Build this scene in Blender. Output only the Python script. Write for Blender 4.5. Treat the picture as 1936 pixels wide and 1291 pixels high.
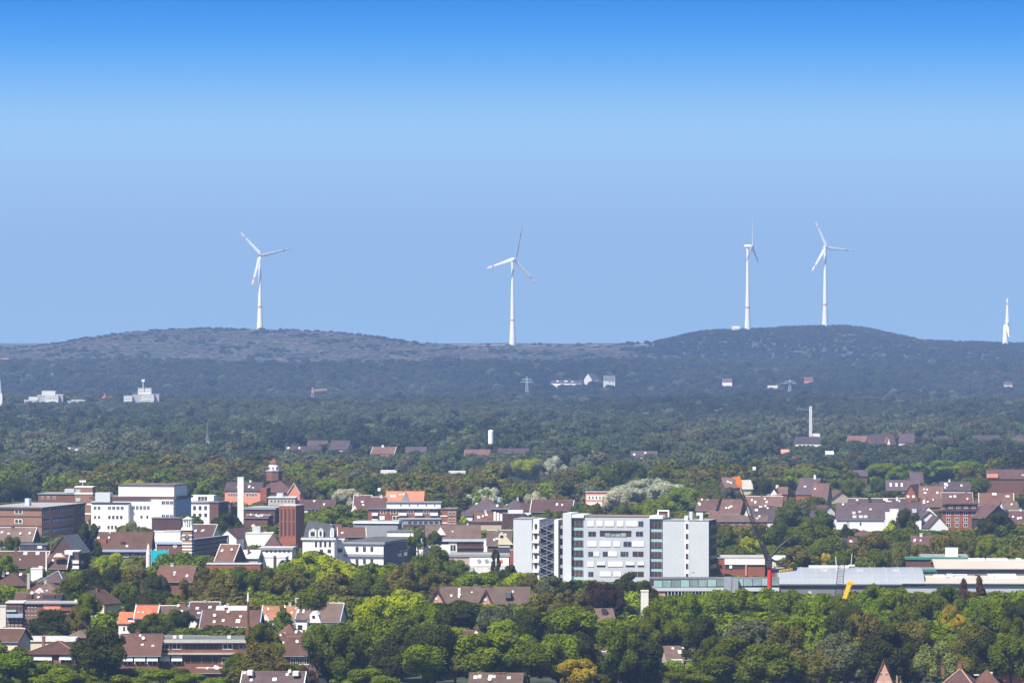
import bpy, math, random
import numpy as np
from mathutils import Vector, Matrix

for o in list(bpy.data.objects):
    bpy.data.objects.remove(o)
SC = bpy.context.scene
COL = SC.collection
R = math.radians

# ------------------------------------------------------------------ camera
# photo pixels (1936 x 1291) are used as survey readings: a pixel plus a distance gives a place
F, CX, HY, HC = 9200.0, 968.0, 645.5, 85.0
cam = bpy.data.cameras.new('camera')
cam.sensor_width = 36
cam.lens = 36 * F / 1936
cam.clip_start = 5
cam.clip_end = 60000
camo = bpy.data.objects.new('camera', cam)
camo.location = (0, 0, HC)
camo.rotation_euler = (R(90), 0, 0)
COL.objects.link(camo)
SC.camera = camo
SC.render.resolution_x, SC.render.resolution_y = 1024, 682
SC.view_settings.view_transform = 'Standard'
SC.view_settings.look = 'None'
EXPO = 0.75
SC.view_settings.exposure = EXPO
SC.view_settings.gamma = 1
SC.render.engine = 'CYCLES'
SC.cycles.use_denoising = True
SC.cycles.volume_bounces = 1
SC.cycles.max_bounces = 6

# ------------------------------------------------------------------ world and sun
SUN_EL, SUN_AZ = R(52), R(218)      # azimuth from +Y clockwise: behind the camera, to its left
world = bpy.data.worlds.new('World')
SC.world = world
world.use_nodes = True
nt = world.node_tree
nt.nodes.clear()
N = nt.nodes.new
out = N('ShaderNodeOutputWorld')
bg = N('ShaderNodeBackground')
SKY_STRENGTH = 0.065
bg.inputs['Strength'].default_value = SKY_STRENGTH
sky = N('ShaderNodeTexSky')
sky.sky_type = 'NISHITA'
sky.sun_disc = False
sky.sun_elevation = SUN_EL
sky.sun_rotation = SUN_AZ
sky.air_density = 1.0
sky.dust_density = 1.5
tc = N('ShaderNodeTexCoord')
sep = N('ShaderNodeSeparateXYZ')
nt.links.new(tc.outputs['Generated'], sep.inputs[0])
mr = N('ShaderNodeMapRange')
mr.inputs['From Max'].default_value = 0.1
nt.links.new(sep.outputs['Z'], mr.inputs['Value'])
ramp = N('ShaderNodeValToRGB')
def lin(c):
    return tuple(((v / 255) / 12.92 if v / 255 <= .04045 else ((v / 255 + .055) / 1.055) ** 2.4) for v in c)
SKYC = [(634, (168, 210, 243)), (548, (166, 206, 239)), (435, (165, 204, 241)), (331, (167, 207, 249)), (246, (167, 215, 253)), (179, (139, 199, 253)), (94, (72, 169, 251)), (3, (0, 139, 241))]
ramp.color_ramp.interpolation = 'B_SPLINE'
els = ramp.color_ramp.elements
for i, (y, c) in enumerate(SKYC):
    p = (HY - y) / F / 0.1
    e = els[i] if i < 2 and False else (els[0] if i == 0 else els.new(min(1, p)))
    e.position = p
    e.color = lin(c) + (1,)
last = els[len(els) - 1]
last.color = lin((12, 120, 220)) + (1,)
nt.links.new(mr.outputs[0], ramp.inputs[0])
bri = N('ShaderNodeVectorMath'); bri.operation = 'SCALE'; bri.inputs['Scale'].default_value = 1 / SKY_STRENGTH / 2 ** EXPO
nt.links.new(ramp.outputs[0], bri.inputs[0])
mr2 = N('ShaderNodeMapRange')
mr2.inputs['From Min'].default_value = 0.075
mr2.inputs['From Max'].default_value = 0.30
nt.links.new(sep.outputs['Z'], mr2.inputs['Value'])
mix = N('ShaderNodeMix'); mix.data_type = 'RGBA'
nt.links.new(mr2.outputs[0], mix.inputs['Factor'])
nt.links.new(bri.outputs[0], mix.inputs[6])
nt.links.new(sky.outputs[0], mix.inputs[7])
nt.links.new(mix.outputs[2], bg.inputs['Color'])
nt.links.new(bg.outputs[0], out.inputs['Surface'])

sl = bpy.data.lights.new('sun', 'SUN')
sl.energy = 4.9
sl.angle = R(0.5)
sl.color = (1.0, 0.93, 0.80)
so = bpy.data.objects.new('sun', sl)
sd = Vector((math.sin(SUN_AZ) * math.cos(SUN_EL), math.cos(SUN_AZ) * math.cos(SUN_EL), math.sin(SUN_EL)))
so.rotation_euler = sd.to_track_quat('Z', 'Y').to_euler()
so.location = (0, 0, 400)
COL.objects.link(so)

# ------------------------------------------------------------------ materials
MATS = {}
def surface(name, col, var=.18, scale=.5, rough=.85, bump=0, band=0, spec=.3, metal=0):
    """principled surface: broad weathering + fine grain, optional courses (tiles, bricks, sheeting)"""
    m = bpy.data.materials.new(name)
    m.use_nodes = True
    t = m.node_tree
    b = t.nodes['Principled BSDF']
    b.inputs['Roughness'].default_value = rough
    b.inputs['Specular IOR Level'].default_value = spec
    b.inputs['Metallic'].default_value = metal
    co = t.nodes.new('ShaderNodeTexCoord')
    n1 = t.nodes.new('ShaderNodeTexNoise'); n1.inputs['Scale'].default_value = scale; n1.inputs['Detail'].default_value = 6
    n2 = t.nodes.new('ShaderNodeTexNoise'); n2.inputs['Scale'].default_value = scale * 7; n2.inputs['Detail'].default_value = 3
    for n in (n1, n2):
        t.links.new(co.outputs['Object'], n.inputs['Vector'])
    ad = t.nodes.new('ShaderNodeMath'); ad.operation = 'ADD'
    t.links.new(n1.outputs[0], ad.inputs[0]); t.links.new(n2.outputs[0], ad.inputs[1])
    last = ad.outputs[0]
    if band:
        w = t.nodes.new('ShaderNodeTexWave'); w.bands_direction = 'Z'; w.inputs['Scale'].default_value = band
        w.inputs['Distortion'].default_value = .6
        t.links.new(co.outputs['Object'], w.inputs['Vector'])
        a2 = t.nodes.new('ShaderNodeMath'); a2.operation = 'MULTIPLY_ADD'; a2.inputs[1].default_value = .30; 
        t.links.new(w.outputs['Fac'], a2.inputs[0]); t.links.new(last, a2.inputs[2]); last = a2.outputs[0]
    r = t.nodes.new('ShaderNodeMapRange')
    r.inputs['From Min'].default_value = .65; r.inputs['From Max'].default_value = 1.35
    r.inputs['To Min'].default_value = 1 - var; r.inputs['To Max'].default_value = 1 + var
    t.links.new(last, r.inputs['Value'])
    s = t.nodes.new('ShaderNodeVectorMath'); s.operation = 'SCALE'
    s.inputs[0].default_value = col
    oi = t.nodes.new('ShaderNodeObjectInfo')      # every roof and wall has weathered a little differently
    r2 = t.nodes.new('ShaderNodeMapRange'); dv = .24 if var > .24 else .07
    r2.inputs['To Min'].default_value = 1 - dv; r2.inputs['To Max'].default_value = 1 + dv
    t.links.new(oi.outputs['Random'], r2.inputs['Value'])
    mm_ = t.nodes.new('ShaderNodeMath'); mm_.operation = 'MULTIPLY'
    t.links.new(r.outputs[0], mm_.inputs[0]); t.links.new(r2.outputs[0], mm_.inputs[1])
    t.links.new(mm_.outputs[0], s.inputs['Scale'])
    t.links.new(s.outputs[0], b.inputs['Base Color'])
    MATS[name] = m
    return m

for a in [
    ('brick', (.19, .088, .062), .22, .3, .9), ('brickred', (.26, .092, .055), .2, .3, .9), ('brown', (.13, .065, .05), .22, .3, .9),
    ('lightbrick', (.27, .155, .105), .15, .3, .9), ('maroonwall', (.095, .05, .048), .2, .3, .9),
    ('white', (.80, .80, .80), .07, .25, .7), ('offwhite', (.66, .66, .64), .10, .25, .8), ('cream', (.68, .60, .46), .1, .3, .8),
    ('beige', (.44, .35, .27), .14, .3, .9), ('grey', (.43, .46, .52), .06, .2, .75), ('lightgrey', (.52, .55, .60), .06, .2, .75),
    ('midgrey', (.27, .28, .32), .12, .3, .8), ('salmon', (.66, .26, .17), .12, .3, .85), ('pinkbrick', (.52, .29, .22), .14, .4, .9),
    ('dark', (.045, .042, .055), .3, .5, .6), ('navy', (.07, .075, .125), .15, .3, .6), ('teal', (.30, .46, .48), .1, .5, .5),
    ('turquoise', (.0, .46, .56), .15, .6, .7), ('concrete', (.45, .44, .41), .15, .3, .9), ('wood', (.09, .06, .04), .2, 1, .9),
    ('red', (.62, .035, .03), .12, 1, .5), ('yellow', (.85, .55, .02), .12, 1, .5), ('orangepaint', (.85, .20, .03), .1, 1, .5),
    ('green', (.03, .22, .15), .12, .6, .6), ('steel', (.5, .53, .57), .08, .3, .4), ('blackmetal', (.03, .03, .032), .25, 1, .5),
    ('mast', (.84, .84, .84), .03, .05, .4), ('fadedred', (.75, .22, .2), .05, .1, .5), ('halldark', (.19, .18, .20), .15, .3, .7),
    ('hallgrey', (.40, .42, .47), .07, .1, .6), ('hallbeige', (.46, .42, .385), .08, .08, .8), ('hallblue', (.30, .33, .38), .06, .08, .5),
    ('blueish', (.35, .42, .60), .1, .3, .6), ('mint', (.42, .52, .48), .1, .3, .7)]:
    surface(*a)
for n, c, v in [('tile', (.084, .044, .034), .3), ('maroon', (.080, .042, .042), .28), ('orange', (.44, .14, .08), .22), ('slate', (.085, .09, .11), .25),
                ('purple', (.068, .048, .058), .25), ('redtile', (.095, .047, .037), .28), ('darktile', (.075, .05, .055), .3),
                ('rustroof', (.22, .105, .06), .25), ('oldtile', (.105, .070, .060), .3), ('palered', (.115, .064, .055), .25)]:
    surface(n, c, v + .12, .3, .85, band=1.3)
for n, c in [('flatgrey', (.26, .27, .29)), ('flatdark', (.12, .12, .135)), ('flatlight', (.48, .49, .52)), ('flatbrown', (.20, .15, .14))]:
    surface(n, c, .25, .15, .9)
surface('glass', (.035, .042, .055), .5, .8, .12, spec=.6)
surface('glassgreen', (.22, .30, .30), .35, .4, .15, spec=.6)
surface('blind', (.82, .82, .80), .05, 1, .8)
surface('frame', (.75, .75, .74), .04, 1, .6)
surface('brownglass', (.075, .045, .04), .4, .8, .2, spec=.5)

def leafmat(name, src):
    m = bpy.data.materials.new(name)
    m.use_nodes = True
    t = m.node_tree
    t.nodes.clear()
    o = t.nodes.new('ShaderNodeOutputMaterial')
    d = t.nodes.new('ShaderNodeBsdfPrincipled')
    d.inputs['Roughness'].default_value = .85
    d.inputs['Specular IOR Level'].default_value = .06
    tr = t.nodes.new('ShaderNodeBsdfTranslucent')
    mx = t.nodes.new('ShaderNodeMixShader'); mx.inputs[0].default_value = .32
    if src == 'object':
        c = t.nodes.new('ShaderNodeObjectInfo'); cout = c.outputs['Color']
    else:
        c = t.nodes.new('ShaderNodeAttribute'); c.attribute_type = 'INSTANCER'; c.attribute_name = 'tint'; cout = c.outputs['Color']
    g = t.nodes.new('ShaderNodeNewGeometry')
    n = t.nodes.new('ShaderNodeTexNoise'); n.inputs['Scale'].default_value = .28; n.inputs['Detail'].default_value = 7; n.inputs['Roughness'].default_value = .7
    t.links.new(g.outputs['Position'], n.inputs['Vector'])
    r = t.nodes.new('ShaderNodeMapRange')
    r.inputs['From Min'].default_value = .3; r.inputs['From Max'].default_value = .7
    r.inputs['To Min'].default_value = .55; r.inputs['To Max'].default_value = 1.5
    t.links.new(n.outputs[0], r.inputs['Value'])
    s = t.nodes.new('ShaderNodeVectorMath'); s.operation = 'SCALE'
    t.links.new(cout, s.inputs[0]); t.links.new(r.outputs[0], s.inputs['Scale'])
    t.links.new(s.outputs[0], d.inputs['Base Color']); t.links.new(s.outputs[0], tr.inputs['Color'])
    t.links.new(d.outputs[0], mx.inputs[1]); t.links.new(tr.outputs[0], mx.inputs[2])
    t.links.new(mx.outputs[0], o.inputs['Surface'])
    MATS[name] = m
leafmat('leaf', 'object')
leafmat('forestleaf', 'inst')

# ------------------------------------------------------------------ mesh helpers
class MB:
    def __init__(s):
        s.v, s.f, s.m = [], [], []
    def poly(s, pts, mi=0):
        b = len(s.v); s.v += [tuple(p) for p in pts]; s.f.append(tuple(range(b, b + len(pts)))); s.m.append(mi); return s
    def prism(s, pts, off, mi=0):
        """closed solid: polygon swept by off"""
        off = Vector(off); n = len(pts); b = len(s.v)
        s.v += [tuple(p) for p in pts] + [tuple(Vector(p) + off) for p in pts]
        s.f.append(tuple(range(b, b + n))); s.f.append(tuple(b + n + i for i in reversed(range(n))))
        for i in range(n):
            j = (i + 1) % n
            s.f.append((b + i, b + n + i, b + n + j, b + j))
        s.m += [mi] * (n + 2)
        return s
    def box(s, x0, x1, y0, y1, z0, z1, mi=0):
        return s.prism([(x0, y0, z0), (x1, y0, z0), (x1, y1, z0), (x0, y1, z0)], (0, 0, z1 - z0), mi)
    def lathe(s, prof, n=12, c=(0, 0), mi=0, ph=0):
        """prof: list of (r, z)"""
        b = len(s.v)
        for r, z in prof:
            for i in range(n):
                a = ph + 2 * math.pi * i / n
                s.v.append((c[0] + r * math.cos(a), c[1] + r * math.sin(a), z))
        for k in range(len(prof) - 1):
            for i in range(n):
                j = (i + 1) % n
                s.f.append((b + k * n + i, b + k * n + j, b + (k + 1) * n + j, b + (k + 1) * n + i)); s.m.append(mi)
        s.f.append(tuple(b + i for i in reversed(range(n)))); s.m.append(mi)
        s.f.append(tuple(b + (len(prof) - 1) * n + i for i in range(n))); s.m.append(mi)
        return s
    def tube(s, p, q, r0, r1=None, n=6, mi=0):
        r1 = r0 if r1 is None else r1
        p, q = Vector(p), Vector(q); d = (q - p).normalized()
        a = d.orthogonal().normalized(); c = d.cross(a); b = len(s.v)
        for o, r in ((p, r0), (q, r1)):
            for i in range(n):
                t = 2 * math.pi * i / n
                s.v.append(tuple(o + a * math.cos(t) * r + c * math.sin(t) * r))
        for i in range(n):
            j = (i + 1) % n
            s.f.append((b + i, b + j, b + n + j, b + n + i)); s.m.append(mi)
        s.f.append(tuple(b + i for i in reversed(range(n)))); s.f.append(tuple(b + n + i for i in range(n))); s.m += [mi, mi]
        return s
    def lattice(s, p, q, w0, w1, n, r, mi=0):
        """four-chord truss from p to q"""
        p, q = Vector(p), Vector(q); d = (q - p).normalized()
        a = d.cross(Vector((0, 1, 0))).normalized(); c = Vector((0, 1, 0))
        rings = []
        for k in range(n + 1):
            t = k / n; o = p.lerp(q, t); w = (w0 + (w1 - w0) * t) / 2
            rings.append([o + a * w * i + c * w * j for i, j in ((-1, -1), (1, -1), (1, 1), (-1, 1))])
        for k in range(n):
            for i in range(4):
                j = (i + 1) % 4
                s.tube(rings[k][i], rings[k + 1][i], r, n=4, mi=mi)
                s.tube(rings[k][i], rings[k][j], r * .6, n=4, mi=mi)
                s.tube(rings[k][i if k % 2 else j], rings[k + 1][j if k % 2 else i], r * .6, n=4, mi=mi)
        return s
    def mesh(s, name, mats):
        me = bpy.data.meshes.new(name)
        me.from_pydata(s.v, [], s.f)
        for m in mats: me.materials.append(MATS[m])
        if len(mats) > 1:
            me.polygons.foreach_set('material_index', s.m)
        me.update()
        return me
    def build(s, name, mats, parent=None):
        if isinstance(mats, str): mats = [mats]
        import bmesh
        me = s.mesh(name, mats)
        bm = bmesh.new(); bm.from_mesh(me); bmesh.ops.recalc_face_normals(bm, faces=bm.faces); bm.to_mesh(me); bm.free()
        return link(name, me, parent)

def link(name, me, parent=None, loc=None, scale=None, rz=None):
    o = bpy.data.objects.new(name, me)
    COL.objects.link(o)
    if parent: o.parent = parent
    if loc is not None: o.location = loc
    if scale is not None: o.scale = scale
    if rz is not None: o.rotation_euler = (0, 0, rz)
    return o
def tag(o, label=None, cat=None, group=None, kind=None):
    if label: o['label'] = label
    if cat: o['category'] = cat
    if group: o['group'] = group
    if kind: o['kind'] = kind
    return o
def empty(name, loc, label, cat, rz=0, group=None):
    o = link(name, None, None, loc, None, rz)
    o.empty_display_size = .5
    return tag(o, label, cat, group)
def XX(px, D): return (px - CX) * D / F
def ZZ(y, D): return HC - (y - HY) * D / F

# ------------------------------------------------------------------ terrain
BASE = [(0, 0), (4200, 0), (5500, 7), (5750, -6), (6650, -4), (7550, 42), (7750, 34), (8200, 40), (8700, 60), (9600, 60), (12000, 62), (20000, 68), (40000, 71)]
CREST = [(-3000, 655), (0, 655), (60, 654), (120, 645), (170, 635), (230, 627), (300, 622), (380, 619), (500, 620), (600, 624), (680, 631), (740, 638),
         (790, 645), (850, 648), (1000, 648), (1200, 649), (1250, 645), (1290, 635), (1330, 627), (1400, 624), (1460, 622), (1490, 619), (1600, 617),
         (1640, 622), (1700, 635), (1745, 645), (1800, 647), (1936, 651), (5000, 652)]
def interp(tab, x):
    return np.interp(x, [t[0] for t in tab], [t[1] for t in tab])
def ground(x, D):
    x = np.asarray(x, float); D = np.asarray(D, float)
    z = interp(BASE, D) + np.where((D > 4300), 2.2 * np.sin(x / 140 + D / 300) + 1.6 * np.sin(x / 61 - D / 190), 0)
    px = CX + F * x / np.maximum(D, 1)
    c = HC - (interp(CREST, px) - HY) * 9000 / F - 4.0
    t = np.clip((D - 8150) / 850, 0, 1); t = t * t * (3 - 2 * t)
    t2 = np.clip((9900 - D) / 800, 0, 1); t2 = t2 * t2 * (3 - 2 * t2)
    k = np.minimum(t, t2)
    return z + np.maximum(c - z, 0) * k
def gz(x, D): return float(ground(x, D))

def make_ground():
    Ds = np.concatenate([np.linspace(-300, 4200, 46), np.linspace(4300, 8000, 60), np.linspace(8050, 10000, 66), np.linspace(10300, 20000, 20), [26000, 40000]])
    us = np.linspace(-1, 1, 241)
    V = []
    for D in Ds:
        half = 900 + max(D, 0) * .2
        x = us * half
        z = ground(x, np.full_like(x, D))
        V.append(np.stack([x, np.full_like(x, D), z], 1))
    V = np.concatenate(V)
    n = len(us)
    i, j = np.meshgrid(np.arange(len(Ds) - 1), np.arange(n - 1), indexing='ij')
    a = (i * n + j).ravel()
    Fc = np.stack([a, a + 1, a + n + 1, a + n], 1)
    me = bpy.data.meshes.new('ground')
    me.from_pydata(V.tolist(), [], Fc.tolist())
    me.polygons.foreach_set('use_smooth', [True] * len(me.polygons))
    m = bpy.data.materials.new('ground'); m.use_nodes = True; t = m.node_tree; b = t.nodes['Principled BSDF']
    b.inputs['Roughness'].default_value = .95
    co = t.nodes.new('ShaderNodeTexCoord')
    r = t.nodes.new('ShaderNodeValToRGB')
    nn = t.nodes.new('ShaderNodeTexNoise'); nn.inputs['Scale'].default_value = .012; nn.inputs['Detail'].default_value = 9; nn.inputs['Roughness'].default_value = .65
    t.links.new(co.outputs['Object'], nn.inputs['Vector']); t.links.new(nn.outputs[0], r.inputs[0])
    e = r.color_ramp.elements
    e[0].position = .35; e[0].color = (.022, .036, .022, 1)
    e[1].position = .66; e[1].color = (.13, .085, .075, 1)
    x = e.new(.50); x.color = (.048, .056, .036, 1)
    x = e.new(.58); x.color = (.08, .07, .05, 1)
    t.links.new(r.outputs[0], b.inputs['Base Color'])
    MATS['ground'] = m
    me.materials.append(m)
    tag(link('ground', me), 'dry grass and scrub ground of the plain and the two long hills', kind='structure')
make_ground()

# ------------------------------------------------------------------ windows (unit: 1 m wide, 1 m high, front at y = 0)
def winmesh(t):
    b = MB()
    if t == 'w':      # white frame, two panes
        b.box(-.5, .5, -.05, .1, 0, 1, 0); b.box(-.42, -.04, -.07, 0, .12, .88, 1); b.box(.04, .42, -.07, 0, .12, .88, 1)
        return b.mesh('window', ['frame', 'glass'])
    if t == 'd':
        b.box(-.5, .5, -.04, .1, 0, 1, 0); b.box(-.46, .46, -.06, 0, .06, .94, 1); b.box(-.02, .02, -.075, 0, .06, .94, 0)
        return b.mesh('window', ['midgrey', 'glass'])
    if t == 'b':      # white roller blind down, dark sill joint
        b.box(-.5, .5, -.03, .1, 0, 1, 1); b.box(-.48, .48, -.12, 0, .10, .98, 0)
        return b.mesh('window', ['blind', 'midgrey'])
    if t == 'h':      # blind half down
        b.box(-.5, .5, -.03, .1, 0, 1, 1); b.box(-.48, .48, -.12, 0, .35, .98, 0)
        return b.mesh('window', ['blind', 'glass'])
    if t == 'm':      # small maroon brown glass
        b.box(-.5, .5, -.04, .1, 0, 1, 0)
        b.box(-.02, .02, -.06, 0, 0, 1, 1); b.box(-.5, .5, -.06, 0, .97, 1.04, 1)
        return b.mesh('window', ['brownglass', 'midgrey'])
    if t == 'a':      # window under a white awning
        b.box(-.5, .5, -.04, .1, 0, .6, 1)
        b.box(-.03, .03, -.06, 0, 0, .6, 0); b.box(-.5, -.44, -.06, 0, 0, .6, 0); b.box(.44, .5, -.06, 0, 0, .6, 0)
        b.prism([(-.5, -.05, 1), (-.5, -.8, .36), (-.5, -.86, .42), (-.5, -.05, 1.06)], (1, 0, 0), 2)
        return b.mesh('window', ['frame', 'glass', 'blind'])
    if t == 's':      # skylight: thin frame and pane, lies on the roof
        b.box(-.5, .5, -.5, .5, 0, .12, 0); b.box(-.4, .4, -.4, .4, .1, .14, 1)
        return b.mesh('skylight', ['frame', 'flatlight'])
WM = {t: winmesh(t) for t in 'wdbhmas'}

# ------------------------------------------------------------------ building kit
KEEP = []       # (px0, px1, ytop, ybottom, D): what stands free of trees
FOOT = []       # building footprints (cx, cy, radius) and polygons
class Bld: pass
def B(label, name, cat, px0, px1, yr, ye, he=None, k='side', d=10., yaw=0., w='brick', r='tile', yb=None, D=None,
      win=(), ch=(), sk=(), vg=None, ov=.4, group=None, chm='brick', fas=None, keep=True, gm=None):
    """one building. px0..px1 front edge, yr ridge line, ye eave line, he eave height in metres (fixes the distance)"""
    h = Bld()
    if D is None: D = (HC - he) * F / (ye - HY)
    g = gz(XX((px0 + px1) / 2, D), D)
    h.D, h.th = D, R(yaw)
    h.c, h.s = math.cos(h.th), math.sin(h.th)
    h.X0, h.g = XX(px0, D), g
    def u(px, v=0):
        t = (px - CX) / F
        return (t * (D + v * h.c) - h.X0 - v * h.s) / (h.c + t * h.s)
    def z(y, uu=0, v=0):
        return HC - (y - HY) * (D - uu * h.s + v * h.c) / F - g
    h.u, h.z = u, z
    h.w = W = u(px1)
    h.d = d
    h.he = he = z(ye, W / 2 if yaw > 0 else 0) if True else he
    h.root = root = empty(name, (h.X0, D, g), label, cat, -h.th, group)
    cx, cy = h.X0 + W / 2 * h.c + d / 2 * h.s, D - W / 2 * h.s + d / 2 * h.c
    FOOT.append((h.X0, D, h.c, h.s, W, d))
    side = F * d * max(h.s, 0) / D
    if yb is None: yb = ye + 10
    if keep: KEEP.append((min(px0, px1) - 1, max(px0, px1) + side * .9, min(yr, ye) - 1, yb, D))
    if keep and side > 6: KEEP.append((px1, px1 + side * .95, min(yr, ye) - 3, yb - 4, D + d * .9))
    o = ov
    wm = [w] + ([gm] if gm else [])
    if k == 'flat':
        MB().box(0, W, 0, d, 0, he).build('wall', w, root)
        rt = MB().box(-o, W + o, -o, d + o, he, he + .35).build('roof', r, root)
        if fas:
            MB().box(-o - .05, W + o + .05, -o - .05, -o, he - .45, he + .42).box(W + o, W + o + .05, -o, d + o, he - .45, he + .42).build('fascia', fas, root)
        rh = .35
    elif k == 'side':
        rh = z(yr, W / 2, d / 2) - he
        sl_ = o * rh / (d / 2)
        MB().prism([(0, 0, 0), (0, d, 0), (0, d, he), (0, d / 2, he + rh - .05), (0, 0, he)], (W, 0, 0)).build('wall', w, root)
        m = MB()
        for (ya, yb2) in ((-o, d / 2), (d + o, d / 2)):
            m.prism([(-o, ya, he - sl_ + .05), (W + o, ya, he - sl_ + .05), (W + o, yb2, he + rh + .05), (-o, yb2, he + rh + .05)], (0, 0, .22))
        rt = m.build('roof', r, root)
        if vg:
            for xx in (-o - .22, W + o):
                MB().prism([(xx, -o, he - sl_ - .1), (xx, d / 2, he + rh - .1), (xx, d + o, he - sl_ - .1), (xx, d + o, he - sl_ + .4), (xx, d / 2, he + rh + .4), (xx, -o, he - sl_ + .4)], (.22, 0, 0)).build('verge', vg, rt)
    elif k == 'front':
        rh = z(yr, W / 2, 0) - he
        sl_ = o * rh / (W / 2)
        MB().prism([(0, 0, 0), (W, 0, 0), (W, 0, he), (W / 2, 0, he + rh - .05), (0, 0, he)], (0, d, 0)).build('wall', w, root)
        m = MB()
        for xa in (-o, W + o):
            m.prism([(xa, -o, he - sl_ + .05), (xa, d + o, he - sl_ + .05), (W / 2, d + o, he + rh + .05), (W / 2, -o, he + rh + .05)], (0, 0, .22))
        rt = m.build('roof', r, root)
        if vg:
            MB().prism([(-o, -o - .2, he - sl_ - .1), (W / 2, -o - .2, he + rh - .1), (W + o, -o - .2, he - sl_ - .1), (W + o, -o - .2, he - sl_ + .4), (W / 2, -o - .2, he + rh + .4), (-o, -o - .2, he - sl_ + .4)], (0, .2, 0)).build('verge', vg, rt)
    elif k in ('hip', 'pyr'):
        rh = z(yr, W / 2, d / 2) - he
        MB().box(0, W, 0, d, 0, he).build('wall', w, root)
        if W >= d: ins = min(d * .5, W * .45) if k == 'hip' else W / 2 - .2; A, Bp = (ins, d / 2), (W - ins, d / 2)
        else: ins = min(W * .5, d * .45) if k == 'hip' else d / 2 - .2; A, Bp = (W / 2, ins), (W / 2, d - ins)
        z0 = he - .05
        c4 = [(-o, -o, z0), (W + o, -o, z0), (W + o, d + o, z0), (-o, d + o, z0)]
        P, Q = (*A, he + rh), (*Bp, he + rh)
        m = MB()
        if W >= d:
            fs = [[c4[0], c4[1], Q, P], [c4[1], c4[2], Q], [c4[2], c4[3], P, Q], [c4[3], c4[0], P]]
        else:
            fs = [[c4[0], c4[1], P], [c4[1], c4[2], Q, P], [c4[2], c4[3], Q], [c4[3], c4[0], P, Q]]
        for f in fs: m.poly(f)
        m.poly(list(reversed(c4)))
        rt = m.build('roof', r, root)
        if vg:
            m = MB()
            for a_, b_ in ((c4[0], P), (c4[1], Q if W >= d else P)):
                m.tube((a_[0], a_[1], a_[2] + .1), (b_[0], b_[1], b_[2] + .1), .16, n=4)
            m.build('ridge_trim', vg, rt)
    h.rh, h.rt = rh, rt
    if k == 'side' and D < 2300 and W > 5:
        MB().prism([(-o, d / 2 - .22, he + rh + .2), (-o, d / 2 + .22, he + rh + .2), (-o, d / 2, he + rh + .42)], (W + 2 * o, 0, 0)).build('ridge', 'concrete' if (int(px0) % 3 == 0) else 'oldtile', rt)
        MB().box(-o, W + o, -o - .16, -o, he - sl_ - .02, he - sl_ + .17).build('gutter', 'midgrey', rt)
        rr_ = random.Random(int(px0 * 3 + yr))
        for _ in range(rr_.choice([0, 1, 1, 2])):
            t_ = rr_.uniform(.25, .9); ux = W * rr_.uniform(.1, .9); q_ = MB()
            q_.lathe([(.12, 0), (.42, .12), (.45, .16)], 10)
            ds = q_.build('satellite_dish', 'white', rt)
            ds.location = (ux, d / 2 * t_ - .3, he + rh * t_ + .75); ds.rotation_euler = (R(70), 0, R(rr_.uniform(-40, 30)))
    # windows: (face, a, b, ytop, ybottom, count, type[, fill])
    for q in win:
        face, a, b, y0, y1, n, t = q[:7]
        fill = q[7] if len(q) > 7 else .6
        for i in range(n):
            if face == 'f':
                ua, ub = u(a), u(b)
                p = (ub - ua) / n; uc = ua + p * (i + .5)
                z0, z1 = z(y1, uc), z(y0, uc)
                link('window', WM[t], root, (uc, -.02, z0), (p * fill, 1, max(.2, z1 - z0)))
            elif face == 'r':
                p = d * (b - a) / n; vc = d * a + p * (i + .5)
                z0, z1 = z(y1, W, vc if False else 0), z(y0, W, 0)
                link('window', WM[t], root, (W + .02, vc, z0), (p * fill, 1, max(.2, z1 - z0)), R(90))
            else:
                p = d * (b - a) / n; vc = d * a + p * (i + .5)
                z0, z1 = z(y1, 0, 0), z(y0, 0, 0)
                link('window', WM[t], root, (-.02, vc, z0), (p * fill, 1, max(.2, z1 - z0)), R(-90))
    if k in ('side', 'hip') and D < 2800 and D > 1200 and W > 7:
        rr_ = random.Random(int(px0 * 7 + ye))
        if not ch: ch = [(px0 + (px1 - px0) * rr_.uniform(.2, .8), rr_.uniform(.3, .5), rr_.uniform(.5, 1.2))]; chm = rr_.choice(['brick', 'brick', 'offwhite', 'concrete'])
        if len(sk) < 2: sk = list(sk) + [(px0 + (px1 - px0) * rr_.uniform(.12, .88), yr + (ye - yr) * rr_.uniform(.35, .75), rr_.uniform(3, 5), rr_.uniform(2, 4)) for _ in range(rr_.choice([1, 2, 3]))]
    for px in ch:
        px, *rest = px if isinstance(px, tuple) else (px,)
        cu = u(px, d / 2)
        cw = rest[0] if rest else .45
        chh = rest[1] if len(rest) > 1 else 1.1
        zt = he + rh
        MB().box(cu - cw, cu + cw, d / 2 - cw, d / 2 + cw, zt - 1.5, zt + chh).box(cu - cw - .1, cu + cw + .1, d / 2 - cw - .1, d / 2 + cw + .1, zt + chh, zt + chh + .15).build('chimney', chm, rt)
    for px, y, wp, hp in sk:
        zc = z(y, u(px), 0)
        if k in ('side', 'hip'):
            t = max(.05, min(.95, (zc - he) / rh)); vc = t * d / 2
            zc = he + rh * t + .3
            s_ = link('skylight', WM['s'], rt, (u(px, vc), vc, zc), (wp * D / F, max(.5, hp * D / F / math.sin(math.atan2(rh, d / 2))), 1))
            s_.rotation_euler = (math.atan2(rh, d / 2), 0, 0)
        else:
            s_ = link('skylight', WM['s'], rt, (u(px, 2), 2, he + rh), (wp * D / F, 1.5, 3))
    return h
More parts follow.
